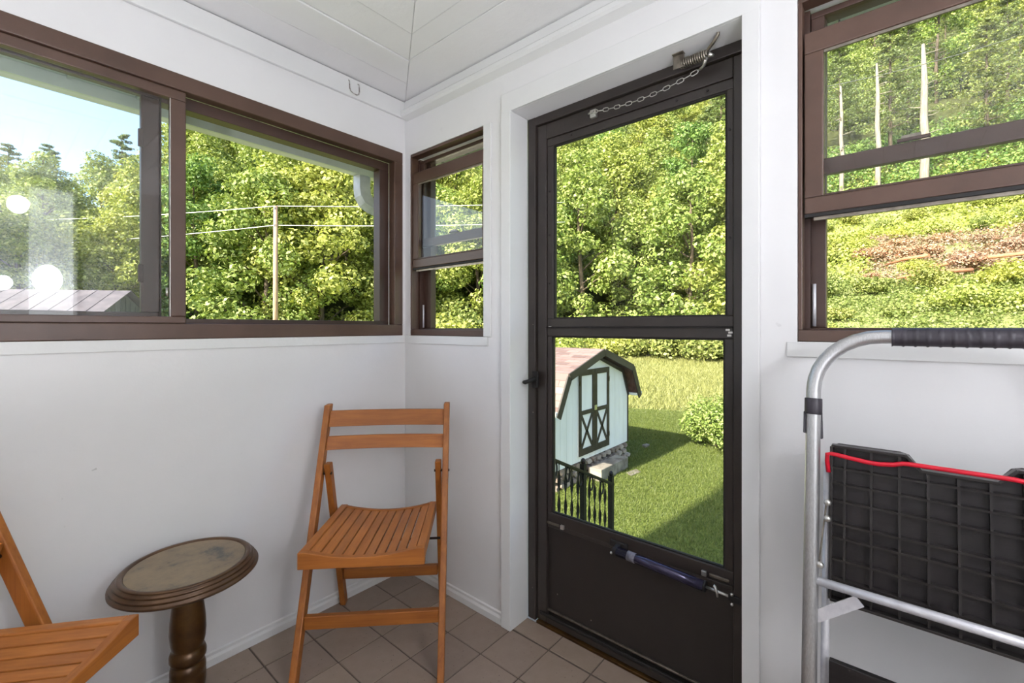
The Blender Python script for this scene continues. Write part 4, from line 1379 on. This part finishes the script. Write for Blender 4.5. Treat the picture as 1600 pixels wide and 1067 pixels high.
# ------------------------------------------------------------------ barn at far left
bx_, by_ = 3.31, 26.6
bz = float(terrain(bx_, by_))
bn = tag(empty('barn', (bx_, by_, bz), rad(-40)), 'weathered barn with rusty tin roof at far left', 'barn')
zr, ze, hd, Lb = 3.02 - bz, 1.95 - bz, 1.9, 9.0
MB().prism([(-hd + 0.25, 0), (hd - 0.25, 0), (hd - 0.25, ze), (0, zr - 0.12), (-hd + 0.25, ze)], 'x', -Lb + 0.3, -0.3).build('wall', M['barnwood'], bn)
for s in (-1, 1):
    for k in range(12):
        x1 = -k * 0.75
        x0 = x1 - 0.74
        b = MB()
        n_ = Vector((0, s * (zr - ze), hd)).normalized() * 0.03
        vs = [(x0, 0, zr), (x1, 0, zr), (x1, s * hd, ze - 0.05), (x0, s * hd, ze - 0.05)]
        vs += [(x, y + n_.y, z + n_.z) for x, y, z in vs]
        b.add(vs, [(0, 1, 2, 3), (7, 6, 5, 4), (0, 4, 5, 1), (1, 5, 6, 2), (2, 6, 7, 3), (3, 7, 4, 0)])
        b.beam((x0 + 0.02, 0, zr + 0.04), (x0 + 0.02, s * hd, ze - 0.01), (1, 0, 0), 0.03, 0.03)
        b.build('roof_sheet', M['barnroof'], bn)
for k in range(10):
    y = -hd + 0.30 + k * 0.36
    zt2 = ze + (zr - ze - 0.12) * (1 - abs(y) / (hd - 0.25)) if abs(y) < hd - 0.25 else ze
    MB().box(-0.295, -0.275, y - 0.15, y + 0.15, 0, max(0.5, zt2 - 0.08)).build('plank', M['barnwood'], bn)

# ------------------------------------------------------------------ white garden shed
SXc, SY = 6.72, 2.75
sh = tag(empty('garden_shed', (SXc, SY, ZG)), 'white gambrel-roofed garden shed with dark X-braced doors', 'shed')
g0 = ZG
ridge, brk, eav = (0.0, 0.794 - g0), (1.30, 0.39 - g0), (1.66, -0.29 - g0)
hw = 1.48
DP = 3.4
OV = 0.22
fz = 0.37
def zroof(ax):
    ax = abs(ax)
    if ax < brk[0]: return ridge[1] + (brk[1] - ridge[1]) * ax / brk[0]
    return brk[1] + (eav[1] - brk[1]) * (ax - brk[0]) / (eav[0] - brk[0])
kb = (1.20, brk[1] - 0.09)
wallp = [(-hw, fz), (hw, fz), (hw, eav[1] - 0.0), kb, (0, ridge[1] - 0.12), (-kb[0], kb[1]), (-hw, eav[1])]
MB().prism(wallp, 'y', 0, DP).build('wall', M['shedwall'], sh)
# vertical siding boards on the front
nb = 14
for k in range(nb):
    x0 = -hw + 2 * hw * k / nb
    x1 = x0 + 2 * hw / nb - 0.006
    def lim(x):
        x = abs(x)
        if x < kb[0]: return ridge[1] - 0.13 + (kb[1] - ridge[1] + 0.12) * x / kb[0]
        return kb[1] - 0.01 + (eav[1] - kb[1]) * (x - kb[0]) / (hw - kb[0])
    b = MB()
    po = [(x0, fz + 0.002), (x1, fz + 0.002), (x1, lim(x1)), (x0, lim(x0))]
    b.prism(po, 'y', -0.014, -0.0005).build('plank', M['shedwall'], sh)
MB().box(hw - 0.03, hw + 0.012, -0.03, 0.03, fz, eav[1] - 0.03).build('corner_board', M['shedtrim'], sh)
# roof decks
rf = empty('roof'); rf.parent = sh
def slope_deck(pa, pb, s, nm):
    d = Vector((pb[0] - pa[0], 0, pb[1] - pa[1])).normalized()
    nrm = Vector((-d.z, 0, d.x)) if s > 0 else Vector((-d.z, 0, d.x))
    nrm = nrm if nrm.z > 0 else -nrm
    th_ = 0.045
    vs = []
    for (px, pz_) in (pa, pb):
        for y in (-OV, DP + 0.1):
            vs.append((s * px, y, pz_))
    vs2 = [(v[0] - s * nrm.x * th_ * 1, v[1], v[2] - nrm.z * th_) for v in vs]
    b = MB().add(vs + vs2, [(0, 1, 3, 2), (4, 6, 7, 5), (0, 2, 6, 4), (1, 5, 7, 3), (0, 4, 5, 1), (2, 3, 7, 6)])
    b.build(nm, M['roof'], rf)
for s in (-1, 1):
    slope_deck(ridge, brk, s, 'roof_deck')
    slope_deck(brk, eav, s, 'roof_deck')
# shingles, one object each, on the side facing the porch; the hidden side as one piece
def shingle_rows(pa, pb, s, parts):
    L_ = math.hypot(pb[0] - pa[0], pb[1] - pa[1])
    nrow = max(2, int(round(L_ / 0.135)))
    dx, dz = (pb[0] - pa[0]) / L_, (pb[1] - pa[1]) / L_
    nx, nz = -dz, dx
    if nz < 0: nx, nz = -nx, -nz
    e_ = L_ / nrow
    tw = 0.30
    b = MB()
    me = None
    for i in range(nrow):
        lo = (i + 1) * e_
        hi = i * e_ - 0.02
        def pt(l, h, y): return (s * (pa[0] + dx * l + nx * h), y, pa[1] + dz * l + nz * h)
        off = -OV - (0.15 if i % 2 else 0.0)
        j = 0
        while off + j * tw < DP + 0.1:
            y0 = max(off + j * tw, -OV) + 0.003
            y1 = min(off + (j + 1) * tw, DP + 0.1) - 0.003
            j += 1
            if y1 - y0 < 0.03: continue
            vs = [pt(hi, 0.004, y0), pt(hi, 0.004, y1), pt(lo, 0.016, y1), pt(lo, 0.016, y0),
                  pt(hi, 0.0005, y0), pt(hi, 0.0005, y1), pt(lo, 0.0005, y1), pt(lo, 0.0005, y0)]
            fs = [(0, 1, 2, 3), (7, 6, 5, 4), (3, 2, 6, 7), (0, 4, 5, 1), (0, 3, 7, 4), (1, 5, 6, 2)]
            if parts:
                MB().add(vs, fs).build('shingle', M['shingle'], rf)
            else:
                b.add(vs, fs)
    if not parts:
        o = b.build('far_shingles', M['shingle'], rf)
        o['kind'] = 'stuff'
shingle_rows(ridge, brk, -1, True)
shingle_rows(brk, eav, -1, True)
shingle_rows(ridge, brk, 1, False)
shingle_rows(brk, eav, 1, False)
MB().box(-1.35, -0.75, 1.2, 2.1, zroof(0.75) * 0 + ridge[1] - 0.02, ridge[1] + 0.02) if False else None
MB().box(-0.10, 0.10, 1.35, DP - 0.4, ridge[1] + 0.02, ridge[1] + 0.05).build('ridge_vent', M['white'], rf)
# rake boards
for s in (-1, 1):
    for pa, pb in ((ridge, brk), (brk, eav)):
        MB().beam((s * pa[0], -OV - 0.018, pa[1] - 0.055), (s * pb[0], -OV - 0.018, pb[1] - 0.055), (0, 1, 0), 0.03, 0.14).build('rake_board', M['shedtrim'], sh)
        MB().beam((s * (pa[0] - 0.08 * (pa[0] > 0)), -0.03, pa[1] - 0.14), (s * (pb[0] - (0.08 if pb is brk else 0.17)), -0.03, pb[1] - (0.14 if pb is brk else 0.02)), (0, 1, 0), 0.025, 0.06).build('wall_trim', M['shedtrim'], sh)
    MB().box(s * (hw + 0.015), s * eav[0], -OV, DP, eav[1] - 0.02, eav[1] + 0.03).build('soffit', M['white'], sh)
    MB().box(s * (eav[0] + 0.004), s * (eav[0] + 0.085), -OV - 0.02, DP, eav[1] - 0.03, eav[1] + 0.05).build('gutter', M['white'], sh)
# doors
dz0, dz1 = -1.27 - g0, 0.40 - g0
dx0, dx1 = 6.045 - SXc, 7.25 - SXc
dxm = (dx0 + dx1) / 2
for (a, c) in ((dx0, dxm - 0.005), (dxm + 0.005, dx1)):
    dd = empty('door_leaf'); dd.parent = sh
    tr_ = 0.085
    MB().box(a, c, -0.035, -0.015, dz0, dz1).build('panel', M['shedwall'], dd)
    mid = dz0 + (dz1 - dz0) * 0.50
    for (x0, x1, z0, z1) in ((a, a + tr_, dz0, dz1), (c - tr_, c, dz0, dz1), (a + tr_, c - tr_, dz1 - 0.11, dz1), (a + tr_, c - tr_, dz0, dz0 + 0.13), (a + tr_, c - tr_, mid - 0.04, mid + 0.04)):
        MB().box(x0, x1, -0.055, -0.0355, z0, z1).build('batten', M['shedtrim'], dd)
    for (xa, xb) in ((a + tr_, c - tr_), (c - tr_, a + tr_)):
        MB().beam((xa, -0.044, dz0 + 0.13), (xb, -0.044, mid - 0.04), (0, 1, 0), 0.016, 0.055).build('cross_brace', M['shedtrim'], dd)
    for z in (dz0 + 0.25, dz1 - 0.25):
        xx = a + 0.02 if a == dx0 else c - 0.02
        MB().box(xx - 0.02, xx + 0.02, -0.062, -0.0555, z - 0.05, z + 0.05).build('hinge', M['bolt'], dd)
MB().box(dxm - 0.05, dxm + 0.04, -0.075, -0.0555, (dz0 + dz1) / 2 + 0.0, (dz0 + dz1) / 2 + 0.10).build('hasp', M['steel'], sh)
# foundation stones
fd = empty('foundation'); fd.parent = sh
MB().box(-hw, hw, 0.03, DP, -0.05, fz - 0.001).build('mortar_bed', M['mortar'], fd)
def stone(cx_, cz_, w_, h_, par, y=-0.01, d=0.07):
    b = MB()
    n = 7
    vs = []
    ps = []
    for k in range(n):
        a = 2 * math.pi * k / n + random.uniform(-0.25, 0.25)
        ps.append((cx_ + math.cos(a) * w_ / 2 * random.uniform(0.85, 1.1), cz_ + math.sin(a) * h_ / 2 * random.uniform(0.85, 1.1)))
    vs = [(p[0], y + 0.05, p[1]) for p in ps] + [(cx_ + (p[0] - cx_) * 0.8, y - d * random.uniform(0.3, 0.6), cz_ + (p[1] - cz_) * 0.8) for p in ps]
    fs = [tuple(range(n)), tuple(range(2 * n - 1, n - 1, -1))] + [(i, i + n, (i + 1) % n + n, (i + 1) % n) for i in range(n)]
    b.add(vs, fs).build('stone', M['stone'], par)
for row, z in enumerate((0.05, 0.18, 0.305)):
    x = -hw + 0.08 + 0.06 * row
    while x < hw - 0.04:
        w_ = random.uniform(0.13, 0.22)
        stone(x + w_ / 2 - 0.05, z + random.uniform(-0.01, 0.01), w_, 0.13, fd)
        x += w_ + 0.012
st = tag(MB().box(6.30, 7.45, 2.36, 2.66, ZG - 0.02, ZG + 0.24).build('stone_step', M['concrete'], None, 0.015), 'weathered stone doorstep in front of the shed doors', 'step')
tag(MB().prism([(7.0, 2.08), (7.35, 2.03), (7.45, 2.18), (7.1, 2.24)], 'z', ZG - 0.02, ZG + 0.025).build('paving_stone', M['concrete'], None, 0.01), 'flat pale paving stone in the grass below the shed step', 'stone')
tag(MB().prism([(9.2, 2.75), (9.4, 2.72), (9.45, 2.82), (9.25, 2.86)], 'z', ZG - 0.02, ZG + 0.06).build('paving_stone', M['concrete'], None, 0.01), 'pale stone lying in the shed shadow on the lawn', 'stone')

# ------------------------------------------------------------------ steps and iron railing outside the door
stp = tag(empty('porch_steps', (0.141, -1.15, ZG)), 'concrete steps going down from the porch door', 'steps')
def sb(x0, x1, z1, nm):
    MB().box(x0 - 0.141, x1 - 0.141, -0.47, 0.47, -0.05, z1 - ZG).build(nm, M['concrete'], stp, 0.006)
sb(0.141, 0.50, -0.10, 'landing')
for k in range(9):
    sb(0.501 + k * 0.30, 0.501 + (k + 1) * 0.30 - 0.001, -0.10 - 0.165 * (k + 1), 'tread')
ry = -0.655
rl = tag(empty('stair_railing', (0.27, ry, 0)), 'black wrought iron stair railing with twisted balusters', 'railing')
RS = -0.463
def rz_(x): return 0.650 + RS * x            # x measured from the railing's upper end
LR_ = 0.70
MB().beam((-0.08, 0, rz_(-0.08)), (LR_ + 0.01, 0, rz_(LR_ + 0.01)), (0, 1, 0), 0.034, 0.014).build('hand_rail', M['iron'], rl, 0.002)
MB().beam((-0.08, 0, rz_(-0.08) - 0.62), (LR_, 0, rz_(LR_) - 0.62), (0, 1, 0), 0.025, 0.012).build('bottom_rail', M['iron'], rl)
def newel(x, top):
    e = empty('newel_post'); e.parent = rl
    MB().box(x - 0.013, x + 0.013, -0.013, 0.013, rz_(x) - 0.85, top).build('shaft', M['iron'], e)
    MB().sphere((x, 0, top + 0.012), 0.014, 10, 8, 1.3).build('finial', M['iron'], e)
newel(LR_, rz_(LR_) + 0.045)
newel(0.39, rz_(0.39) + 0.045)
newel(-0.07, rz_(-0.07) + 0.03)
k = 0
x = -0.01
while x < LR_ - 0.03:
    if abs(x - 0.39) > 0.03:
        zt_, zb_ = rz_(x) - 0.008, rz_(x) - 0.615
        # square bar twisted about its own axis
        n = 40
        vs = []
        for i in range(n + 1):
            f_ = i / n
            an = f_ * math.pi * 5
            rr0 = 0.0085 * (1 if 0.06 < f_ < 0.94 else 0.75)
            for q in range(4):
                a = an + q * math.pi / 2
                ex = 1.0 if q % 2 == 0 else 0.42
                vs.append((x + math.cos(a) * rr0 * ex, math.sin(a) * rr0 * ex, zt_ + (zb_ - zt_) * f_))
        fs = [(4 * i + q, 4 * i + (q + 1) % 4, 4 * i + 4 + (q + 1) % 4, 4 * i + 4 + q) for i in range(n) for q in range(4)]
        MB().add(vs, fs).build('baluster', M['iron'], rl)
        if k % 2 == 0:
            ring = [(x + 0.021 + 0.019 * math.cos(a), 0.0, zt_ - 0.045 + 0.036 * math.sin(a)) for a in [2 * math.pi * i / 16 for i in range(16)]]
            MB().tube(ring, 0.005, 6, closed=True).build('scroll', M['iron'], rl)
    x += 0.058
    k += 1
